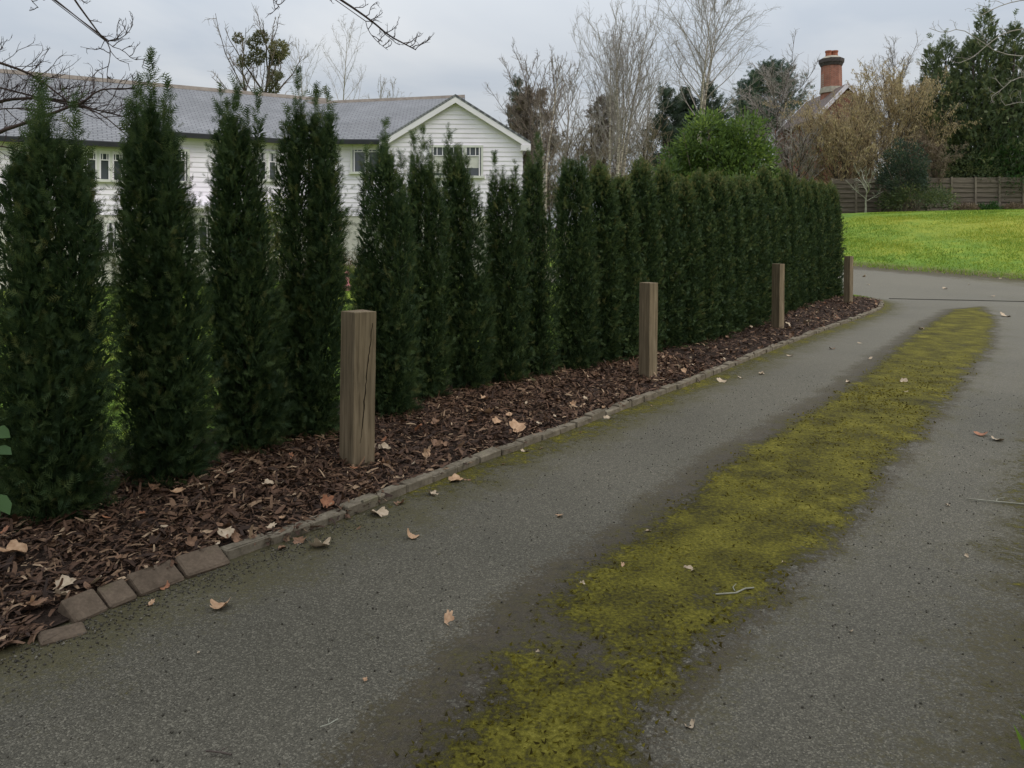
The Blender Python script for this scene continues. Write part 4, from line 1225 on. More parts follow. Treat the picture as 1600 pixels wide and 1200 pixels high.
for s_ in (-1, 1):
    for (y_, zo) in ((CY - .3, 0), (CY + 7.02, 0)):
        b_ = MB(); ex, ez = ap[0] + s_ * (hw + .38), wz - sl * .38
        b_.hexa([(ex, y_ - .04, ez - .34), (ex, y_ + .045, ez - .34), (ap[0], y_ + .045, ap[2] - .30), (ap[0], y_ - .04, ap[2] - .30),
                 (ex, y_ - .04, ez + .03), (ex, y_ + .045, ez + .03), (ap[0], y_ + .045, ap[2] + .05), (ap[0], y_ - .04, ap[2] + .05)])
        b_.build('bargeboard', M['white_trim'], bh)
chim = P(1299, 140, CY + 2.6)
cx, cy = chim[0], CY + 2.6
kx = cy / FPX
def octa(z0, z1, r0, r1, name, mat):
    V, F = [], []
    for z, r_ in ((z0, r0), (z1, r1)):
        for k in range(8):
            a = pi / 8 + k * pi / 4; V.append((cx + r_ * np.cos(a), cy + r_ * np.sin(a), z))
    for k in range(8): F.append((k, (k + 1) % 8, 8 + (k + 1) % 8, 8 + k))
    F.append(tuple(range(8, 16))); F.append(tuple(range(7, -1, -1)))
    return build(name, np.array(V), F, mat, bh)
zz = lambda py: CAMH - (py - HOR) * kx
octa(zz(160), zz(104), 15.5 * kx * 1.04, 15.2 * kx, 'chimney_stack', M['brick'])
octa(zz(146), zz(137), 18 * kx, 16 * kx, 'chimney_flashing', M['mortar_cap'])
octa(zz(104) + .002, zz(99), 15.8 * kx, 18 * kx, 'chimney_corbel', M['brick_dark'])
octa(zz(99) + .002, zz(93), 18.6 * kx, 19 * kx, 'chimney_corbel', M['brick_dark'])
octa(zz(93) + .002, zz(88.5), 18 * kx, 11 * kx, 'chimney_cap', M['mortar_cap'])
for (dx, r_) in ((-4.5, 5.2), (5.0, 5.6)):
    V, F = [], []
    prof_ = [(zz(89.5), r_ * .92), (zz(83), r_ * .86), (zz(81.5), r_), (zz(79.5), r_), (zz(79.5), r_ * .7), (zz(84), r_ * .65)]
    for (z, rr) in prof_:
        for k in range(10):
            a = k * pi / 5; V.append((cx + (dx + rr * np.cos(a)) * kx, cy + rr * kx * np.sin(a), z))
    for j in range(len(prof_) - 1):
        for k in range(10): F.append((j * 10 + k, j * 10 + (k + 1) % 10, (j + 1) * 10 + (k + 1) % 10, (j + 1) * 10 + k))
    build('chimney_pot', np.array(V), F, M['terracotta'], bh)

# ------------------------------------------------------------------ panel fence on top of the bank
FY = 44.0
fence = empty('panel_fence', (24.0, FY, float(z_ground(24.0, FY))))
tag(fence, 'weathered brown lapped panel fence standing on top of the lawn bank', 'fence')
bay = 37.3 / FPX * FY
x0 = (1300 - 800) / FPX * FY
nb = 11
r = random.Random(11)
bm_cache = []
for v in range(4):
    V = [(0, 0, 0), (1, 0, 0), (1, .02, 0), (0, .02, 0), (0, .012, 1), (1, .012, 1), (1, .02, 1), (0, .02, 1)]
    V = [(x, y + (r.uniform(-.004, .004)), z + r.uniform(-.06, .06)) for (x, y, z) in V]
    me = bpy.data.meshes.new('slat'); me.from_pydata(V, [], [(0, 1, 5, 4), (1, 2, 6, 5), (2, 3, 7, 6), (3, 0, 4, 7), (4, 5, 6, 7), (3, 2, 1, 0)]); me.materials.append(M['fence_wood']); bm_cache.append(me)
pm = MB(); pm.box(-.055, .055, -.05, .05, -.3, 2.12); pmm = None
for k in range(nb + 1):
    xx = x0 + k * bay
    gz_ = float(z_ground(xx, FY)); hgt = 2.0 + .012 * k
    if pmm is None:
        po = pm.build('post', M['fence_post'], None); pmm = po.data; 
        po.parent = fence
    else:
        po = bpy.data.objects.new('post', pmm); col.objects.link(po); po.parent = fence
    po.location = (xx - fence.location[0], -.01, gz_ - fence.location[2])
    po.scale[2] = (hgt + .08) / 2.12
    if k == nb: break
    nsl = 15
    for j in range(nsl):
        o = bpy.data.objects.new('slat', bm_cache[r.randrange(4)]); col.objects.link(o); o.parent = fence
        o.location = (xx + .058 - fence.location[0], .012 + r.uniform(-.012, .012) - .03 * (j % 2), gz_ + .03 + j * hgt / nsl - fence.location[2])
        o.scale = (bay - .116, 1, hgt / nsl * 1.12)
        o.rotation_euler = (radians(-4), r.uniform(-.008, .008), 0)

# ------------------------------------------------------------------ bare trees
def polyline(rng, p, d, L, n, wob, up):
    pts = [p]; d = d / np.linalg.norm(d)
    for i in range(n):
        d = d + rng.normal(size=3) * wob; d[2] += up
        d = d / np.linalg.norm(d)
        p = p + d * (L / n); pts.append(p)
    return np.array(pts)
def pick(pts, t):
    f = t * (len(pts) - 1); i = min(int(f), len(pts) - 2); q = pts[i] + (pts[i + 1] - pts[i]) * (f - i)
    dd = pts[i + 1] - pts[i]
    return q, dd / np.linalg.norm(dd)

def bare_tree(name, label, base, H, W, tr, seed, n1=26, n2=8, n3=6, start=.3, ang=50, up1=.05, up2=.05, droop=0.0, stems=1, lean=(0, 0), tw=.009,
              bark='bark_dark', twig='twig_brown', cat='tree', group=None, prof_pts=None, stem_spread=.1, straight=.03, lr=.26):
    rng = np.random.default_rng(seed)
    base = np.array(base, float)
    root = empty(name, base); tag(root, label, cat, group)
    tk, cw = Tubes(), Tubes()
    pp = prof_pts or ([0, .3, .7, 1], [.75, 1, .7, .2])
    for s in range(stems):
        d = np.array([lean[0], lean[1], 1.0])
        if stems > 1:
            a = 2 * pi * s / stems + rng.uniform(0, 1); d[:2] += np.array([np.cos(a), np.sin(a)]) * stem_spread * rng.uniform(.5, 1.2)
        Hs = H * (1 if s == 0 else rng.uniform(.78, .98))
        tp = polyline(rng, base + np.array([0, 0, -.2]), d, Hs, 12, straight, .02)
        rr = tr * (1 if s == 0 else rng.uniform(.6, .9))
        tk.add(tp, np.interp(np.linspace(0, 1, 13), [0, .08, .5, 1], [rr * 1.25, rr, rr * .55, .012]), 7)
        for k in range(n1):
            t = start + (1 - start) * ((k + rng.random()) / n1) ** .9
            q, td = pick(tp, min(t, .985))
            f = (t - start) / (1 - start)
            L = W / 2 * np.interp(f, *pp) * rng.uniform(.7, 1.15)
            a = k * 2.4 + rng.uniform(-.5, .5)
            th = radians(ang) * rng.uniform(.75, 1.2) * (1 - .35 * f)
            d1 = td * np.cos(th) + np.array([np.cos(a), np.sin(a), 0]) * np.sin(th)
            bp = polyline(rng, q, d1, L / max(.5, np.sin(th)), 6, .10, up1)
            br = max(tw * 1.3, rr * lr * (1 - .75 * f))
            (cw if bark == 'birch' else tk).add(bp, np.linspace(br, tw * .8, 7), 5)
            for m in range(n2):
                t2 = .2 + .8 * (m + rng.random()) / n2
                q2, d2 = pick(bp, min(t2, .98))
                dd = d2 + rng.normal(size=3) * .55; dd[2] += .15
                L2 = L * rng.uniform(.3, .55) * (1.15 - .5 * t2)
                sp = polyline(rng, q2, dd, L2, 4, .14, up2 - droop)
                cw.add(sp, np.linspace(tw * 1.15, tw * .5, 5), 3)
                for u in range(n3):
                    t3 = .15 + .85 * (u + rng.random()) / n3
                    q3, d3 = pick(sp, min(t3, .98))
                    d4 = d3 + rng.normal(size=3) * .6; d4[2] += .1 - droop * 2.5
                    wp = polyline(rng, q3, d4, L2 * rng.uniform(.3, .6), 1, .15, .03 - droop)
                    cw.add(wp, [tw * .62, tw * .35], 3)
    tk.build('trunk', M[bark], root)
    cr = cw.build('crown', M[twig], root)
    return root, tk, cw

def gbase(px, Y): X_ = (px - 800) / FPX * Y; return np.array([X_, Y, float(z_ground(X_, Y))])
def height_to(px, py, Y): return P(px, py, Y)[2] - gbase(px, Y)[2]

# mistletoe tree behind the roof
b = gbase(404, 60)
mt, tk_, cw_ = bare_tree('mistletoe_tree', 'bare tree hung with round mistletoe clumps above the slate roof', b, height_to(404, 45, 60), 8.0, .34, 21, n1=12, n2=6, n3=5, start=.5, ang=50, stems=3, stem_spread=.07, tw=.022, lr=.4, twig='twig_brown')
rng = np.random.default_rng(2)
for (mx, my, mr) in ((408, 58, 13), (436, 78, 19), (402, 88, 15), (381, 96, 11), (430, 92, 12), (428, 120, 12), (437, 118, 6), (372, 60, 9), (427, 137, 11), (394, 68, 9)):
    c = P(mx, my, 60 + rng.uniform(-1, 1)); R_ = mr * .82 / FPX * 60
    n = int(420 * (mr / 12) ** 2)
    u = rng.normal(size=(n, 3)); u /= np.linalg.norm(u, axis=1, keepdims=True)
    pos = c + u * (R_ * rng.uniform(.1, 1, n) ** .45)[:, None]
    V, F, T = scatter(KV, KF, pos, frames(u + rng.normal(size=(n, 3)) * .6, rng), rng.uniform(.14, .28, n), np.clip(rng.normal(size=n) * .18 + (.75 if mr > 15 else .35), 0, 1))
    build('mistletoe_clump', V, F, M['mistletoe'], mt, {'tint': T})
# thin bare trees far behind the roof
for k, (px, py, Y, W, lab) in enumerate(((478, 70, 80, 6.5, 'thin bare leaning tree far behind the roof, right of the mistletoe tree'), (541, 44, 78, 7.0, 'slender bare birch far behind the roof ridge'),
                                         (592, 126, 75, 4.5, 'low bare tree just showing over the roof ridge left of the gable'), (622, 128, 76, 4.0, 'small bare weeping tree just showing over the ridge beside the gable'))):
    b = gbase(px + (20 if k == 0 else 0), Y)
    bare_tree('bare_tree', lab, b, height_to(px, py, Y), W, .15, 40 + k, n1=22, n2=7, n3=5, start=.45, ang=42, lean=(-.06 if k == 0 else 0, 0), tw=.011, bark='twig_grey', twig='twig_grey', group='bare trees behind the houses', droop=.05)
# trees between the two houses
bare_tree('bare_tree', 'dense brown bare tree beside the right eave of the white house', gbase(835, 52), height_to(835, 118, 52), 5.4, .2, 51, n1=30, n2=10, n3=6, start=.15, ang=38, tw=.014, twig='twig_brown', group='bare trees behind the houses', up1=.1, prof_pts=([0, .3, .75, 1], [.9, 1, .95, .5]))
bare_tree('birch_tree', 'slim pale birch with twin bare trunks, nearest right of the white house', gbase(852, 40), height_to(852, 92, 40), 3.6, .11, 52, n1=18, n2=7, n3=6, start=.5, ang=32, stems=2, stem_spread=.012, lean=(-.015, 0), tw=.011, bark='birch', twig='twig_brown', group='bare birches', up1=.08)
bare_tree('bare_tree', 'grey bare tree with fan of upright branches right of the twin birch', gbase(882, 48), height_to(882, 128, 48), 5.2, .16, 53, n1=28, n2=8, n3=6, start=.22, ang=40, tw=.014, bark='twig_grey', twig='twig_grey', group='bare trees behind the houses', up1=.1)
bare_tree('birch_tree', 'big pale birch clump with many upright trunks behind the evergreens', gbase(958, 42), height_to(945, 48, 42), 6.4, .14, 54, n1=17, n2=9, n3=7, start=.25, ang=36, stems=6, stem_spread=.12, tw=.0095, bark='birch', twig='twig_grey', group='bare birches', up1=.1, up2=.08)
bare_tree('birch_tree', 'tallest birch, its bare crown reaching the top of the photo', gbase(1092, 46), height_to(1090, 2, 46), 7.6, .17, 55, n1=26, n2=9, n3=8, start=.45, ang=50, stems=2, stem_spread=.05, tw=.0095, bark='birch', twig='twig_grey', group='bare birches', up1=.06, droop=.01, prof_pts=([0, .35, .7, 1], [1, .95, .75, .35]))
bare_tree('bare_tree', 'thin bare tree between the birch clump and the dark conifers', gbase(1008, 50), height_to(1008, 105, 50), 4.0, .1, 56, n1=22, n2=7, n3=5, start=.35, ang=36, tw=.010, bark='twig_grey', twig='twig_grey', group='bare trees behind the houses')
bare_tree('bare_tree', 'low brown bare thicket tree under the birch clump', gbase(915, 46), height_to(915, 190, 46), 5.0, .12, 57, n1=22, n2=8, n3=6, start=.1, ang=52, stems=2, tw=.012, twig='twig_tan', group='bare trees behind the houses')
bare_tree('bare_tree', 'low brown bare thicket tree left of the glossy green bush', gbase(1005, 44), height_to(1005, 195, 44), 4.5, .12, 58, n1=22, n2=8, n3=6, start=.1, ang=52, stems=2, tw=.012, twig='twig_tan', group='bare trees behind the houses')
bare_tree('bare_tree', 'low brown bare thicket tree directly behind the twin birch', gbase(862, 45), height_to(862, 205, 45), 4.5, .12, 59, n1=22, n2=8, n3=6, start=.1, ang=52, stems=2, tw=.012, twig='twig_tan', group='bare trees behind the houses')
rt, tkr, cwr = bare_tree('bare_tree', 'rounded grey brown bare tree left of the brick house', gbase(1212, 60), height_to(1212, 142, 60), 6.8, .2, 60, n1=44, n2=10, n3=8, start=.12, ang=58, tw=.02, twig='twig_grey', group='bare trees behind the houses', prof_pts=([0, .4, .8, 1], [.85, 1, .9, .55]))
bare_tree('bare_tree', 'small dense bare shrub at the left foot of the brick house', gbase(1238, 46), height_to(1238, 215, 46), 4.4, .1, 61, n1=26, n2=8, n3=6, start=.05, ang=55, stems=2, tw=.018, twig='twig_grey', group='bare trees behind the houses')
bare_tree('bare_tree', 'feathery bare tree behind the brick house ridge', gbase(1385, 62), height_to(1385, 102, 62), 7.5, .2, 62, n1=34, n2=10, n3=6, start=.2, ang=50, tw=.015, twig='twig_grey', group='bare trees behind the houses')

# ------------------------------------------------------------------ evergreen trees
def frond_tree(name, label, base, H, W, seed, mat, n=900, per=7, size=.35, start=.08, shape=None, cat='tree', upward=.5, trunk_r=.2, group=None, tpl=(FRV3, FRF3), lumps=1.6, limb_n=26, irregular=.35, depth=1.0):
    """conifer crown: shoots on irregular limbs, each shoot carrying feathered sprays"""
    rng = np.random.default_rng(seed); base = np.array(base, float)
    root = empty(name, base); tag(root, label, cat, group)
    shape = shape or ([0, .15, .5, .8, 1], [.75, 1, .8, .45, .06])
    tk = Tubes()
    tk.add(polyline(rng, base + np.array([0, 0, -.2]), np.array([0, 0, 1.0]), H * .97, 8, .02, .05), np.linspace(trunk_r, .02, 9), 7)
    tips, dirs, tints = [], [], []
    for k in range(limb_n):
        f = (k + rng.random()) / limb_n
        f = f ** .9
        a = k * 2.4 + rng.uniform(-.5, .5)
        L = W / 2 * np.interp(f, *shape) * rng.uniform(1 - irregular, 1 + irregular * .45)
        z0 = H * (start + (1 - start) * f * .93)
        d = np.array([np.cos(a), np.sin(a) * depth, upward * rng.uniform(.5, 1.5)])
        lp = polyline(rng, base + np.array([0, 0, z0]), d, L * np.linalg.norm(d), 6, .10, .04)
        tk.add(lp, np.linspace(max(.025, trunk_r * .35 * (1 - f)), .01, 7), 5)
        m = max(4, int(n / limb_n * (.35 + L / (W / 2))))
        lt = rng.normal() * .12
        for _ in range(m):
            t = rng.beta(2.2, 1.1)
            q, dd = pick(lp, min(t, .99))
            sp = L * .26 * (1.15 - .6 * t)
            tips.append(q + rng.normal(size=3) * np.array([sp, sp, sp * .75])); dirs.append(dd + np.array([0, 0, upward]) + rng.normal(size=3) * .35); tints.append(lt)
    tips, dirs, tints = np.array(tips), np.array(dirs), np.array(tints)
    tips[:, 2] = np.maximum(tips[:, 2], base[2] + .05)
    Ps, Ds, Ts = [], [], []
    for j in range(per):
        Ps.append(tips + rng.normal(size=tips.shape) * size * .38); Ds.append(dirs + rng.normal(size=tips.shape) * .6)
        Ts.append(np.clip(.42 + tints + rng.normal(size=len(tips)) * .16, 0, 1))
    pos = np.concatenate(Ps)
    V, F, T = scatter(tpl[0], tpl[1], pos, frames(np.concatenate(Ds), rng), rng.uniform(.6, 1.2, len(pos)) * size, np.concatenate(Ts))
    tk.build('trunk', M['bark_dark'], root)
    build('crown', V, F, M[mat], root, {'tint': T})
    return root

def spire_tree(name, label, px0, Y, tops, mat, dens, fs, seed, cat='tree'):
    """conifer of many upright leaders; tops = (px, py, radius m, wisp)"""
    b = gbase(px0, Y); root = empty(name, b); tag(root, label, cat)
    rng = np.random.default_rng(seed); cols = []
    for (x, y, r_, w_) in tops:
        t = P(x, y, Y); cols.append((t[0] - b[0], rng.uniform(-.6, .6) * r_, t[2] - b[2], r_, w_))
    (V, F, T), (CV, CF, CT) = thuja_arrays(1, cols, dens, seed, (FRV3, FRF3), fs, fs)
    cr = build('crown', V + b, F, M[mat], root, {'tint': T})
    build('inner_branches', CV + b, CF, M[mat], cr, {'tint': CT})
    tk = Tubes()
    for (dx, dy, top, r_, w_) in cols:
        tk.add([b + (dx * .2, dy * .2, -.1), b + (dx * .8, dy * .8, top * .45), b + (dx, dy, top * .9)], [.28 * r_ ** .5, .14 * r_ ** .5, .03], 7)
    tk.build('trunk', M['bark_dark'], root)
    return root
spire_tree('yew_tree', 'huge dark yew towering over the panel fence at the right edge', 1545, 47.5,
           [(1538, 22, 1.1, 1.0), (1440, 150, 1.4, .6), (1436, 200, 1.6, 0), (1546, 60, 2.0, 0), (1482, 66, 1.1, 1.0), (1455, 80, .8, 1.0), (1512, 72, 1.5, .6), (1573, 50, 1.3, 1.0), (1598, 78, 1.8, .6), (1462, 120, 1.7, .5), (1442, 165, 1.2, .6),
            (1500, 130, 2.4, 0), (1540, 130, 2.6, 0), (1585, 130, 2.5, 0), (1625, 120, 2.2, .6), (1455, 195, 1.6, 0), (1500, 200, 2.5, 0), (1560, 200, 2.6, 0)], 'yew', 6.5, 5.2, 70)
frond_tree('yew_tree', 'lower spreading yew at the right photo edge behind the fence', gbase(1640, 49), height_to(1640, 95, 49), 7.5, 71, 'yew', n=1000, per=8, size=.4, start=.12, upward=.6, limb_n=34)
frond_tree('cypress_tree', 'dark bushy cypress left of the tallest birch', gbase(1040, 58), height_to(1040, 128, 58), 4.6, 72, 'cypress', n=360, per=8, size=.5, limb_n=26, upward=.6, group='dark cypresses')
frond_tree('cypress_tree', 'dark bushy cypress right behind the tallest birch trunk', gbase(1108, 59), height_to(1108, 122, 59), 4.6, 73, 'cypress', n=360, per=8, size=.5, limb_n=26, upward=.6, group='dark cypresses')
frond_tree('cypress_tree', 'shorter dark cypress between the two bushy ones', gbase(1072, 60), height_to(1072, 135, 60), 4.0, 74, 'cypress', n=600, per=8, size=.5, limb_n=24, upward=.6, group='dark cypresses')
frond_tree('cypress_tree', 'dark narrow conifer behind the brown tree by the white gable', gbase(812, 60), height_to(812, 125, 60), 3.6, 75, 'cypress', n=360, per=8, size=.45, limb_n=24, upward=.8, group='dark cypresses', shape=([0, .2, .6, .85, 1], [.9, 1, .85, .6, .2]))
frond_tree('larch_tree', 'brownish pointed conifer inside the birch clump', gbase(945, 54), height_to(945, 140, 54), 4.6, 76, 'larch', n=520, per=8, size=.4, limb_n=28, upward=.3)
frond_tree('larch_tree', 'brown dense conifer left of the twin birch', gbase(830, 56), height_to(830, 132, 56), 4.6, 77, 'larch', n=600, per=8, size=.4, limb_n=30, upward=.5, shape=([0, .2, .6, .85, 1], [.9, 1, .9, .7, .3]))
frond_tree('pine_tree', 'rounded dark pine crown rising behind the bare trees', gbase(1201, 84), height_to(1201, 99, 84), 7.6, 78, 'pine', n=560, per=8, size=.6, start=.55, shape=([0, .25, .6, .85, 1], [.5, 1, .95, .65, .2]), upward=.3, limb_n=34)
frond_tree('pine_tree', 'low dark pine branch mass left of the rounded pine', gbase(1170, 86), height_to(1170, 128, 86), 5.0, 79, 'pine', n=380, per=8, size=.6, start=.55, upward=.3, limb_n=20)

frond_tree('added_shade_tree', 'broad unseen evergreen tree added right beside the viewer to shade the near drive', (4.8, -1.0, 0.0), 11.5, 8.0, 90, 'yew', n=900, per=7, size=.75, start=.42, shape=([0, .2, .5, .8, 1], [.8, 1, .95, .7, .3]), upward=.35, trunk_r=.35, limb_n=40)  # out-of-view tree, added to shade the near drive and first evergreens

def leafy_bush(name, label, base, H, W, seed, mat, nclump=260, per=26, size=.13, cat='bush', spread=None, depth=.8, stem='twig_brown', droop=0, group=None, crad=.1, domes=None):
    """rounded shrub: leaf rosettes on an uneven shell plus stems"""
    rng = np.random.default_rng(seed); base = np.array(base, float)
    root = empty(name, base); tag(root, label, cat, group)
    tk = Tubes()
    for k in range(9):
        a = k * 2.4
        tk.add(polyline(rng, base, np.array([np.cos(a) * .5, np.sin(a) * .4, 1.0]), H * .8, 6, .1, .03), np.linspace(.05, .01, 7), 5)
    tk.build('stems', M[stem], root)
    u = rng.normal(size=(nclump, 3)); u[:, 2] = np.abs(u[:, 2]) * .9 - .15
    u /= np.linalg.norm(u, axis=1, keepdims=True)
    a = np.arctan2(u[:, 1], u[:, 0])
    lump = .60 + .7 * vnoise(a * 2.3 + 7, u[:, 2] * 3.6 + seed, seed)
    c = base + np.stack([u[:, 0] * W / 2, u[:, 1] * W / 2 * depth, H * .42 + u[:, 2] * H * .56], 1) * 1.0
    ctr = base + np.array([0, 0, H * .42])
    c = ctr + (c - ctr) * (lump * rng.uniform(.62, 1.0, nclump) ** .5)[:, None]
    if domes:
        dm = np.array(domes)[rng.integers(0, len(domes), nclump)]
        c = ctr + (c - ctr) * dm[:, 3:4] + dm[:, :3] * np.array([W, W, H])
    c[:, 2] = np.maximum(c[:, 2], base[2] + .1)
    i = np.repeat(np.arange(nclump), per)
    n = len(i)
    off = rng.normal(size=(n, 3)) * W * crad * .5
    d = off / (np.linalg.norm(off, axis=1, keepdims=True) + 1e-6) + u[i] * .8; d[:, 2] += .35 - droop
    ct = rng.normal(size=nclump) * .2
    V, F, T = scatter(KV, KF, c[i] + off, frames(d, rng), rng.uniform(.7, 1.25, n) * size, np.clip(.45 + ct[i] + rng.normal(size=n) * .14, 0, 1))
    build('foliage', V, F, M[mat], root, {'tint': T})
    return root
leafy_bush('laurel_bush', 'large glossy bright green bush rising behind the evergreen row', gbase(1118, 33), height_to(1118, 176, 33) * 1.16, 5.0, 80, 'laurel', nclump=620, per=36, size=.19, crad=.06, domes=[(0, 0, 0, .6), (-.26, .05, .02, .42), (.2, -.1, .16, .42), (.34, .05, .0, .38), (-.12, -.12, .2, .4), (.05, -.25, -.1, .45), (-.38, -.1, -.14, .38), (.4, -.1, -.2, .4)])
leafy_bush('laurel_bush', 'low green ivy clad mound on the fence under the big yew', gbase(1580, 45.6), height_to(1580, 212, 45.6), 4.6, 81, 'ivy', nclump=300, per=28, size=.15)
leafy_bush('holly_bush', 'dark green holly bush before the tan hazel by the fence', gbase(1412, 42.6), height_to(1412, 225, 42.6), 2.4, 82, 'cypress', nclump=240, per=26, size=.14)
leafy_bush('dark_shrub', 'low dark shrub on the bank in front of the fence', gbase(1432, 42.4), height_to(1432, 290, 42.4), 3.4, 83, 'yew', nclump=200, per=26, size=.14)
leafy_bush('gold_shrub', 'pale yellow green shrub seen between the third and fourth evergreens', gbase(412, 20), height_to(412, 300, 20), 1.6, 84, 'gold_shrub', nclump=160, per=24, size=.09)
leafy_bush('gold_shrub', 'pale green shrub seen through the gap left of the nearest post', gbase(528, 22.5), .62, 1.5, 85, 'gold_shrub', nclump=120, per=22, size=.07)
leafy_bush('border_shrub', 'low olive shrub at the foot of the white house wall', gbase(520, 25.4), .8, 2.6, 86, 'dead_leaf_shrub', nclump=140, per=22, size=.08)
leafy_bush('dark_shrub', 'dark shrub mass behind the fence left of the yew', gbase(1458, 46), height_to(1458, 236, 46), 3.6, 91, 'yew', nclump=220, per=26, size=.16)
leafy_bush('dark_shrub', 'dark shrub mass behind the fence under the yew', gbase(1520, 46), height_to(1520, 240, 46), 4.2, 92, 'yew', nclump=240, per=26, size=.16)
for k, px in enumerate((1510, 1545, 1585)):
    leafy_bush('bramble_clump', ('leftmost', 'middle', 'rightmost')[k] + ' of three low bramble clumps at the fence foot', gbase(px, 43.4), .55, 1.3, 87 + k, 'dead_leaf_shrub' if k != 1 else 'ivy', nclump=60, per=20, size=.12, group='bramble clumps at the fence foot')

def hazel(label, base, H, W, seed, mat, n=5200, tw=.014, name='hazel_shrub', hang=True, size=.11, stems=5, group=None):
    root, tk, cw = bare_tree(name, label, base, H * .92, W, .09, seed, n1=20, n2=9, n3=6, start=.08, ang=46, stems=min(stems, 4), stem_spread=.16, tw=tw, twig='twig_tan', cat='shrub', prof_pts=([0, .4, .75, 1], [.85, 1, .7, .18]), group=group, up1=.03)
    rng = np.random.default_rng(seed)
    pts = np.concatenate(cw.V); pts = pts[rng.integers(0, len(pts), n)] + rng.normal(size=(n, 3)) * .05
    d = rng.normal(size=(n, 3)) * .5; d[:, 2] = -1.0
    V, F, T = scatter(KV, KF, pts, frames(d, rng), np.stack([np.full(n, size * .6), rng.uniform(.6, 1.3, n) * size, np.full(n, size)], 1), np.clip(rng.normal(size=n) * .2 + .5, 0, 1))
    build('catkins', V, F, M[mat], root, {'tint': T})
    return root
hazel('tan hazel hung with catkins, in front of the brick house', gbase(1318, 46), height_to(1318, 192, 46), 6.4, 100, 'catkin', n=24000, size=.15, group='hazels by the brick house')
hazel('taller yellowish hazel with catkins between brick house and yew', gbase(1392, 47), height_to(1392, 118, 47), 6.2, 101, 'catkin', n=26000, size=.15, group='hazels by the brick house')
hazel('low tan hazel beside the dark holly at the fence', gbase(1440, 45), height_to(1440, 212, 45), 3.2, 102, 'dead_leaf_shrub', n=8000, size=.14, stems=3, group='hazels by the brick house')
bare_tree('lichen_shrub', 'small crooked pale lichen covered shrub before the far fence', gbase(1352, 42.5), height_to(1352, 268, 42.5), 2.6, .06, 110, n1=9, n2=4, n3=3, start=.3, ang=60, tw=.016, bark='lichen', twig='lichen', cat='shrub', straight=.12)

# ------------------------------------------------------------------ pink toy and broad leaves at the left edge
pk = P(543, 432, 21.5); pk[2] = float(z_ground(pk[0], 21.5)) + .04
pr_ = empty('pink_garden_ornament', pk); tag(pr_, 'small pink ornament on a block base, in the gap beside the fifth evergreen', 'ornament')
u_ = 21.5 / FPX
m = MB(); m.box(pk[0] - 6 * u_, pk[0] + 6 * u_, pk[1] - .1, pk[1] + .1, pk[2], pk[2] + 8 * u_); m.build('base', M['pink'], pr_)
tb = Tubes(); tb.add([pk + (0, 0, 7 * u_), pk + (0, 0, 16 * u_), pk + (0, 0, 22 * u_), pk + (0, 0, 31 * u_)], [3.4 * u_, 2.6 * u_, 3.8 * u_, 2.2 * u_], 10); tb.build('column', M['pink'], pr_)
tb = Tubes(); tb.add([pk + (-4 * u_, 0, 27 * u_), pk + (0, 0, 29 * u_), pk + (4 * u_, 0, 27 * u_)], [1.2 * u_, 1.6 * u_, 1.2 * u_], 8); tb.build('arms', M['pink'], pr_)

lb = np.array([-2.55, 3.35, .02])
lr = empty('broad_leaved_plant', lb); tag(lr, 'few large glossy green leaves poking in at the left photo edge', 'plant')
rng = np.random.default_rng(8)
tb = Tubes()
for (px, py, Y, ln, dx, dz, rl) in ((-8, 668, 3.55, .10, .75, -.25, 0), (-12, 700, 3.5, .11, .9, -.1, 1), (-30, 650, 3.5, .12, .3, .7, 2), (-14, 770, 3.4, .13, .8, -.5, 3), (-28, 790, 3.4, .12, .7, -.1, 4), (-40, 720, 3.5, .12, .5, .3, 5)):
    p = P(px, py, Y)
    d = np.array([[dx, -.35, dz]]); R = frames(d, rng, np.array([[.1, -.3, 1.0]]))
    V, F, T = scatter(LFV, LFF, p[None], R, np.array([[ln * 1.5, ln * 1.15, ln]]), np.array([rng.uniform(.3, .8)]))
    build('leaf', V, F, M['bright_leaf'], lr, {'tint': T}, smooth=True)
    tb.add([lb + (rng.uniform(-.02, .02), 0, 0), (lb + p) / 2 + (-.05, 0, .12), p], [.007, .005, .003], 5)
tb.build('stems', M['twig_brown'], lr)

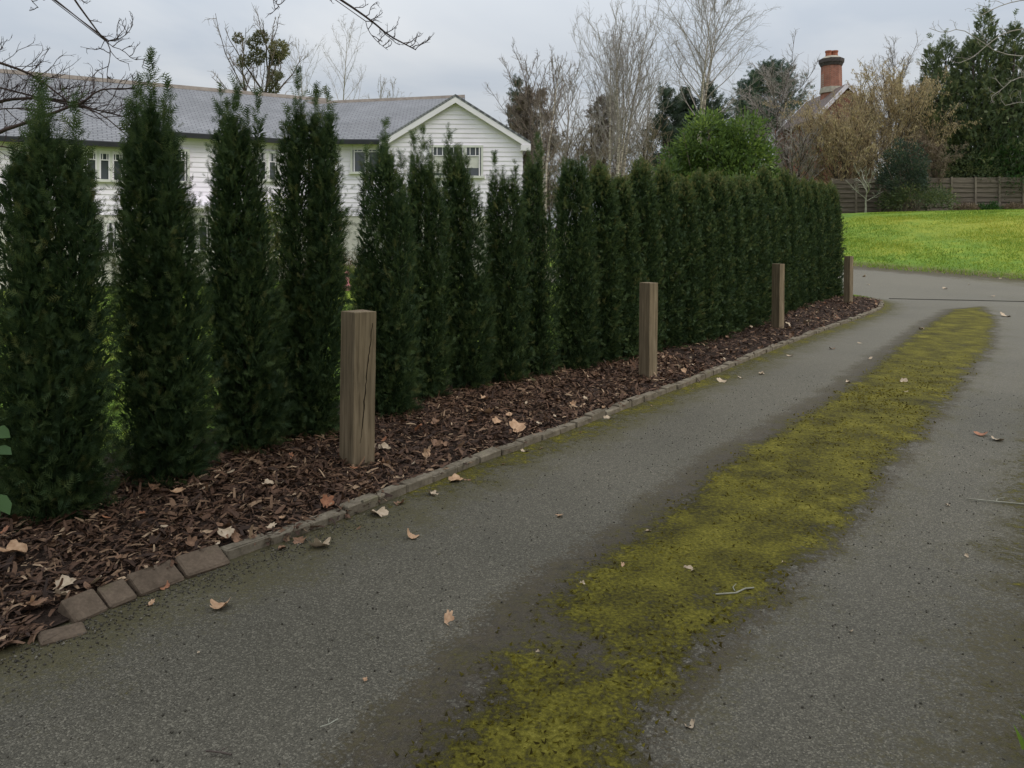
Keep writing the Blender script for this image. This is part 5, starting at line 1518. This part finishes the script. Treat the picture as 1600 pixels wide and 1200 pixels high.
# ------------------------------------------------------------------ overhanging bare tree at the left, and another at the right
rng = np.random.default_rng(200)
tbase = np.array([-6.6, 6.2, 0.0])
ot = empty('overhanging_tree', tbase); tag(ot, 'bare reddish tree reaching in from the left over the evergreens', 'tree')
tk, cw = Tubes(), Tubes()
trunk = polyline(rng, tbase + np.array([0, 0, -.1]), np.array([.03, -.02, 1.0]), 7.5, 12, .03, .03)
tk.add(trunk, np.linspace(.17, .05, 13), 9)
def spray(cw, pts, rng, n, L, tw, up=.25, nb=4):
    """side twigs with forked tips along a branch"""
    for k in range(n):
        t = .08 + .92 * (k + rng.random()) / n
        q, d = pick(pts, min(t, .99))
        side = np.cross(d, np.array([0, 1.0, 0])) * (1 if rng.random() < .62 else -1)
        if side[2] < 0 and rng.random() < .55: side = -side
        dd = d * .75 + side * .8 + rng.normal(size=3) * .3; dd[2] += up
        l = L * rng.uniform(.5, 1.25) * (1.1 - .35 * t)
        sp = polyline(rng, q, dd, l, 5, .2, .06)
        cw.add(sp, np.linspace(tw, tw * .5, 6), 4)
        for m in range(nb):
            t2 = .25 + .75 * (m + rng.random()) / nb
            q2, d2 = pick(sp, min(t2, .98))
            d3 = d2 + rng.normal(size=3) * .6; d3[2] += .15
            w2 = polyline(rng, q2, d3, l * rng.uniform(.25, .5), 3, .22, .06)
            cw.add(w2, [tw * .6, tw * .5, tw * .42, tw * .3], 3)
            if rng.random() < .7:
                q4, d4 = pick(w2, .6)
                cw.add(polyline(rng, q4, d4 + rng.normal(size=3) * .7, l * .16, 2, .15, .05), [tw * .42, tw * .36, tw * .28], 3)
def limb(pix, Y0, Y1, r0, r1, n, L, tw=.0034, from_t=.5, nb=4, up=.25):
    Ys = np.linspace(Y0, Y1, len(pix))
    pts = np.array([P(x, y, Y_) for (x, y), Y_ in zip(pix, Ys)])
    st, _ = pick(trunk, from_t)
    midp = st * .45 + pts[0] * .55 + np.array([0, 0, .15])
    full = chaikin(np.vstack([[st], [midp], pts]), 1)
    s_ = np.linspace(0, 1, len(full))
    tk.add(full, np.interp(s_, [0, .35, 1], [r0 * 2.2, r0, r1]), 7)
    spray(cw, chaikin(pts, 1), rng, n, L, tw, up, nb)
    return pts
limb([(-60, 80), (0, 98), (40, 112), (62, 124), (95, 150), (110, 162)], 5.6, 5.8, .011, .004, 24, .26, from_t=.40)
limb([(-60, 180), (0, 158), (25, 154), (70, 153), (110, 160), (128, 166), (165, 175), (200, 184)], 5.7, 6.0, .013, .004, 30, .26, from_t=.38)
limb([(-70, 240), (0, 205), (40, 192), (85, 176), (110, 166), (130, 160), (152, 141), (180, 138), (210, 139)], 5.6, 5.9, .014, .004, 30, .28, from_t=.32)
limb([(115, 166), (140, 170), (165, 183), (185, 200), (198, 212)], 5.8, 5.9, .006, .003, 7, .16, from_t=.42)
limb([(-60, 230), (0, 228), (20, 232), (60, 250)], 5.6, 5.7, .008, .003, 6, .18, from_t=.30)
limb([(-30, 175), (20, 168), (60, 172), (105, 165)], 5.7, 5.8, .006, .003, 22, .34, from_t=.36, up=.7)
# hanging sprays from limbs above the frame
limb([(60, -90), (95, -35), (118, 2), (140, 32), (157, 55), (170, 66)], 5.2, 5.4, .008, .004, 5, .12, from_t=.78)
limb([(157, 55), (172, 72), (172, 92), (167, 112), (168, 128)], 5.4, 5.4, .004, .0022, 6, .15, from_t=.74)
limb([(165, 64), (185, 62), (200, 52), (208, 38)], 5.4, 5.4, .0035, .002, 7, .12, from_t=.74)
limb([(172, 72), (192, 78), (208, 94), (226, 92)], 5.4, 5.4, .003, .002, 5, .10, from_t=.74)
limb([(300, -160), (420, -80), (500, -20), (540, 4), (580, 32), (608, 56), (635, 70), (650, 78)], 5.0, 5.2, .010, .0032, 20, .15, from_t=.9)
limb([(390, -60), (415, -20), (430, 2), (437, 12)], 5.1, 5.1, .004, .002, 7, .11, from_t=.9)
limb([(570, 28), (575, 48), (590, 66), (606, 78)], 5.1, 5.1, .003, .0016, 6, .10, from_t=.9)
limb([(20, -70), (40, -25), (48, 0), (60, 12)], 5.2, 5.2, .004, .002, 5, .10, from_t=.75)
tk.build('trunk', M['twig_red'], ot); cw.build('crown', M['twig_red'], ot)

rng = np.random.default_rng(210)
tbase = np.array([16.5, 17.5, float(z_ground(16.5, 17.5))])
ot2 = empty('overhanging_tree', tbase); tag(ot2, 'bare arching twigs reaching in from the upper right edge over the yew', 'tree')
tk, cw = Tubes(), Tubes()
trunk = polyline(rng, tbase + np.array([0, 0, -.1]), np.array([.03, .0, 1.0]), 9.5, 12, .03, .03)
tk.add(trunk, np.linspace(.2, .05, 13), 9)
limb([(1680, -20), (1620, -2), (1585, 2), (1555, 12), (1530, 26)], 16.5, 16.5, .014, .006, 8, .35, .006, .75)
limb([(1680, 60), (1620, 42), (1570, 50), (1545, 68), (1520, 90), (1500, 98)], 16.5, 16.5, .014, .006, 9, .4, .006, .6)
limb([(1680, 95), (1620, 90), (1560, 84), (1530, 62), (1500, 44), (1475, 52), (1452, 44)], 16.5, 16.5, .012, .005, 7, .3, .005, .6)
limb([(1680, 140), (1620, 118), (1585, 122), (1565, 140), (1550, 150)], 16.5, 16.5, .012, .006, 9, .4, .006, .55)
limb([(1700, 200), (1640, 170), (1600, 158), (1570, 165)], 16.5, 16.5, .012, .006, 7, .4, .006, .5)
tk.build('trunk', M['twig_grey'], ot2); cw.build('crown', M['twig_grey'], ot2)

# ------------------------------------------------------------------ fallen leaves and litter
def leaf_mesh(seed, mat, kind='oak'):
    r = np.random.default_rng(seed)
    k = 22
    a = np.linspace(0, 2 * pi, k, endpoint=False)
    if kind == 'maple': rad = .30 + .20 * np.abs(np.cos(a * 2.5)) ** .8
    elif kind == 'oak': rad = .34 + .07 * np.cos(a * 7)
    else: rad = np.full(k, .34)
    rad = rad * r.uniform(.86, 1.1, k)
    ex = 1.0 if kind == 'maple' else .55
    x, y = rad * np.cos(a), rad * np.sin(a) * ex
    cu = r.uniform(.5, 1.6); cv = r.uniform(-.9, .9)
    V = [(0, 0, .02)]
    def lift(x, y): return cu * y * y * 1.3 + cv * .5 * x * x + .12 * np.sin(x * 7 + seed) * .5 + .03
    V += [(x[i] * .55, y[i] * .55, lift(x[i] * .55, y[i] * .55)) for i in range(k)] + [(x[i], y[i], lift(x[i], y[i])) for i in range(k)]
    F = [(0, 1 + i, 1 + (i + 1) % k) for i in range(k)] + [(1 + i, 1 + k + i, 1 + k + (i + 1) % k, 1 + (i + 1) % k) for i in range(k)]
    # stalk
    b = len(V); V += [(-rad[k // 2] * .9, -.008, .03), (-rad[k // 2] * .9, .008, .03), (-rad[k // 2] - .22, 0, .08)]; F.append((b, b + 1, b + 2))
    z = min(v[2] for v in V); V = [(a_, b_, c_ - z) for (a_, b_, c_) in V]
    me = bpy.data.meshes.new('fallen_leaf'); me.from_pydata(V, [], F); me.materials.append(mat)
    me.polygons.foreach_set('use_smooth', np.ones(len(me.polygons), dtype=bool))
    return me
LM = {}
for nm, mt_ in (('tan', 'leaf_tan'), ('pale', 'leaf_pale'), ('brown', 'leaf_brown'), ('rust', 'leaf_rust')):
    LM[nm] = [leaf_mesh(7 * i + 3, M[mt_], ('maple', 'oak', 'plain', 'maple')[i]) for i in range(4)]
rng = np.random.default_rng(33)
def leaf_at(p, size, colr, label, group, v=None, name='fallen_leaf', cat='leaf', tilt=.25):
    o = bpy.data.objects.new(name, LM[colr][rng.integers(0, 4) if v is None else v]); col.objects.link(o)
    o.location = tuple(p); o.scale = (size, size, size)
    o.rotation_euler = (rng.normal() * tilt, rng.normal() * tilt, rng.uniform(0, 6.28))
    return tag(o, label, cat, group)
road_leaves = [  # px, py, length px, colour, label
    (345, 951, 30, 'tan', 'curled tan leaf on the asphalt nearest the flat bricks'), (700, 971, 36, 'tan', 'broad orange tan leaf alone on the near asphalt, bottom centre'),
    (642, 841, 20, 'tan', 'small orange leaf on asphalt below the kerb near the nearest post'), (874, 808, 24, 'tan', 'rolled tan leaf alone in the middle of the left wheel track'),
    (712, 753, 24, 'tan', 'tan leaf lying against the kerb right of the nearest post'), (590, 806, 28, 'pale', 'pale lobed leaf standing by the kerb below the nearest post'),
    (500, 857, 32, 'pale', 'largest pale leaf at the kerb foot, right of the brick end'), (468, 848, 20, 'brown', 'dull brown leaf beside the largest pale leaf at the kerb foot'),
    (975, 890, 24, 'tan', 'tan leaf on the left margin of the moss strip'), (1077, 895, 18, 'pale', 'pinkish leaf in the middle of the moss strip'),
    (1080, 1138, 18, 'pale', 'pale leaf on the right wheel track at the bottom of the photo'), (1474, 622, 14, 'rust', 'reddish leaf at the right margin of the moss strip'),
    (1534, 679, 18, 'rust', 'reddish brown leaf on the right wheel track near the photo edge'), (1557, 687, 16, 'pale', 'pale leaf beside the reddish brown leaf on the right track'),
    (236, 946, 22, 'tan', 'upright curled orange leaf against the flat bricks, lower one'), (255, 920, 18, 'rust', 'upright curled orange leaf against the flat bricks, upper one'),
    (1412, 597, 14, 'pale', 'whitish leaf in the middle of the moss strip where it broadens'), (1570, 495, 14, 'pale', 'white leaf on the far right track below the tarred joint')]
for (px, py, L, c, lab) in road_leaves:
    g = G(px, py); g[2] = float(road_z(g[0], g[1])) + .002
    leaf_at(g, L / FPX * g[1] * 1.15, c, lab, 'leaves fallen on the drive')
for (px, py, L, c) in ((675, 775, 16, 'pale'), (625, 790, 16, 'brown'), (843, 703, 14, 'tan'), (820, 707, 12, 'pale'), (783, 728, 16, 'brown'), (950, 655, 12, 'pale'), (905, 678, 12, 'brown'), (1128, 597, 14, 'pale'), (1157, 591, 12, 'pale'), (1190, 585, 8, 'pale'),
                       (1080, 608, 10, 'tan'), (560, 828, 14, 'brown'), (440, 860, 14, 'brown'), (1235, 557, 9, 'pale'), (1020, 635, 11, 'tan'), (730, 752, 14, 'brown')):
    g = G(px, py); g[2] = float(road_z(g[0], g[1])) + .002
    leaf_at(g, L / FPX * g[1] * 1.2, c, 'small dry leaf lying in the gutter along the kerb foot', 'small leaves along the kerb foot')
for (px, py, L, c) in ((1220, 723, 12, 'pale'), (1343, 537, 10, 'pale'), (1360, 561, 12, 'pale'), (1300, 546, 9, 'brown'), (1013, 833, 10, 'pale'), (910, 915, 9, 'pale'), (1415, 613, 9, 'pale'), (1325, 598, 8, 'pale'), (1440, 515, 8, 'pale'), (1240, 700, 8, 'pale'),
                       (893, 1003, 8, 'pale'), (1005, 1030, 8, 'pale'), (840, 1022, 7, 'pale'), (1115, 828, 8, 'pale'), (1225, 883, 8, 'pale'), (1480, 790, 7, 'pale'), (1510, 870, 7, 'pale'), (1380, 745, 7, 'pale'), (1366, 748, 6, 'pale'), (570, 1065, 8, 'tan'), (310, 1022, 9, 'pale'), (1330, 990, 7, 'pale')):
    g = G(px, py); g[2] = float(road_z(g[0], g[1])) + .004
    leaf_at(g, L / FPX * g[1] * 1.1, c, 'tiny pale leaf scrap on the open wheel tracks or moss', 'leaf scraps on wheel tracks and moss')
for (X_, Y_) in ((12.0, 21.3), (13.2, 22.2), (14.6, 20.6), (11.0, 24.0), (15.4, 21.2), (13.9, 19.9), (16.2, 22.9), (15.0, 23.6), (12.4, 19.8), (10.3, 22.2)):
    leaf_at((X_, Y_, float(road_z(X_, Y_)) + .004), rng.uniform(.12, .2), 'pale', 'pale leaf lying on the upper road beyond the tarred joint', 'leaves on the upper road')
# leaves on the bark bed
s = np.where((KL[:, 1] > 1.6) & (KL[:, 1] < 17.5))[0]
for k in range(230):
    i = s[int(len(s) * rng.random() ** 1.45)]; t = .08 + 1.1 * rng.random() ** 1.3
    q = KL[i] + KN[i] * t
    c = ('tan', 'pale', 'brown', 'rust', 'brown')[rng.integers(0, 5)]
    leaf_at((q[0], q[1], float(bed_z(q[0], q[1])) + .03), rng.uniform(.045, .09), c, 'dry fallen leaf lying on the bark of the planting bed', 'leaves on the bark bed', tilt=.4)
for (px, py, L, c) in ((152, 907, 42, 'pale'), (325, 780, 40, 'pale'), (275, 788, 34, 'tan'), (20, 880, 40, 'tan'), (60, 940, 34, 'brown'), (352, 835, 26, 'pale'), (600, 712, 22, 'pale'), (760, 655, 22, 'tan'), (795, 655, 22, 'tan'), (808, 672, 26, 'tan'), (735, 668, 18, 'rust'), (1230, 512, 12, 'pale'), (1262, 507, 12, 'pale'), (1000, 598, 12, 'tan')):
    g = G(px, py, .08); g[2] = float(bed_z(g[0], g[1])) + .035
    leaf_at(g, L / FPX * g[1] * 1.1, c, 'dry fallen leaf lying on the bark of the planting bed', 'leaves on the bark bed', tilt=.3)
# twigs on the drive
def twig(pix, lab, r_, mat):
    pts = np.array([G(*p) for p in pix]); pts[:, 2] = road_z(pts[:, 0], pts[:, 1]) + .008 + r_
    t_ = Tubes(); t_.add(pts, np.full(len(pts), r_), 5)
    m_ = (pts[0] + pts[-1]) / 2
    d = pts[-1] - pts[0]
    sd_ = np.array([-d[1], d[0], .02]) * .25
    t_.add([m_, m_ + sd_ * .6 + d * .05, m_ + sd_ + d * .2], [r_ * .7, r_ * .6, r_ * .4], 4)
    tag(t_.build('fallen_twig', M[mat]), lab, 'twig', 'twigs lying on the drive')
twig([(1118, 934), (1150, 932), (1165, 925), (1178, 924)], 'pale lichen covered twig lying on the moss strip', .004, 'lichen')
twig([(1510, 781), (1550, 785), (1605, 790)], 'long thin pale twig at the right edge of the drive', .0035, 'lichen')
twig([(500, 1142), (515, 1137), (528, 1129)], 'thin straw on the near asphalt at bottom left', .002, 'lichen')
twig([(322, 1180), (345, 1182), (362, 1186)], 'dark twig on the near asphalt at the bottom left', .003, 'bark_dark')
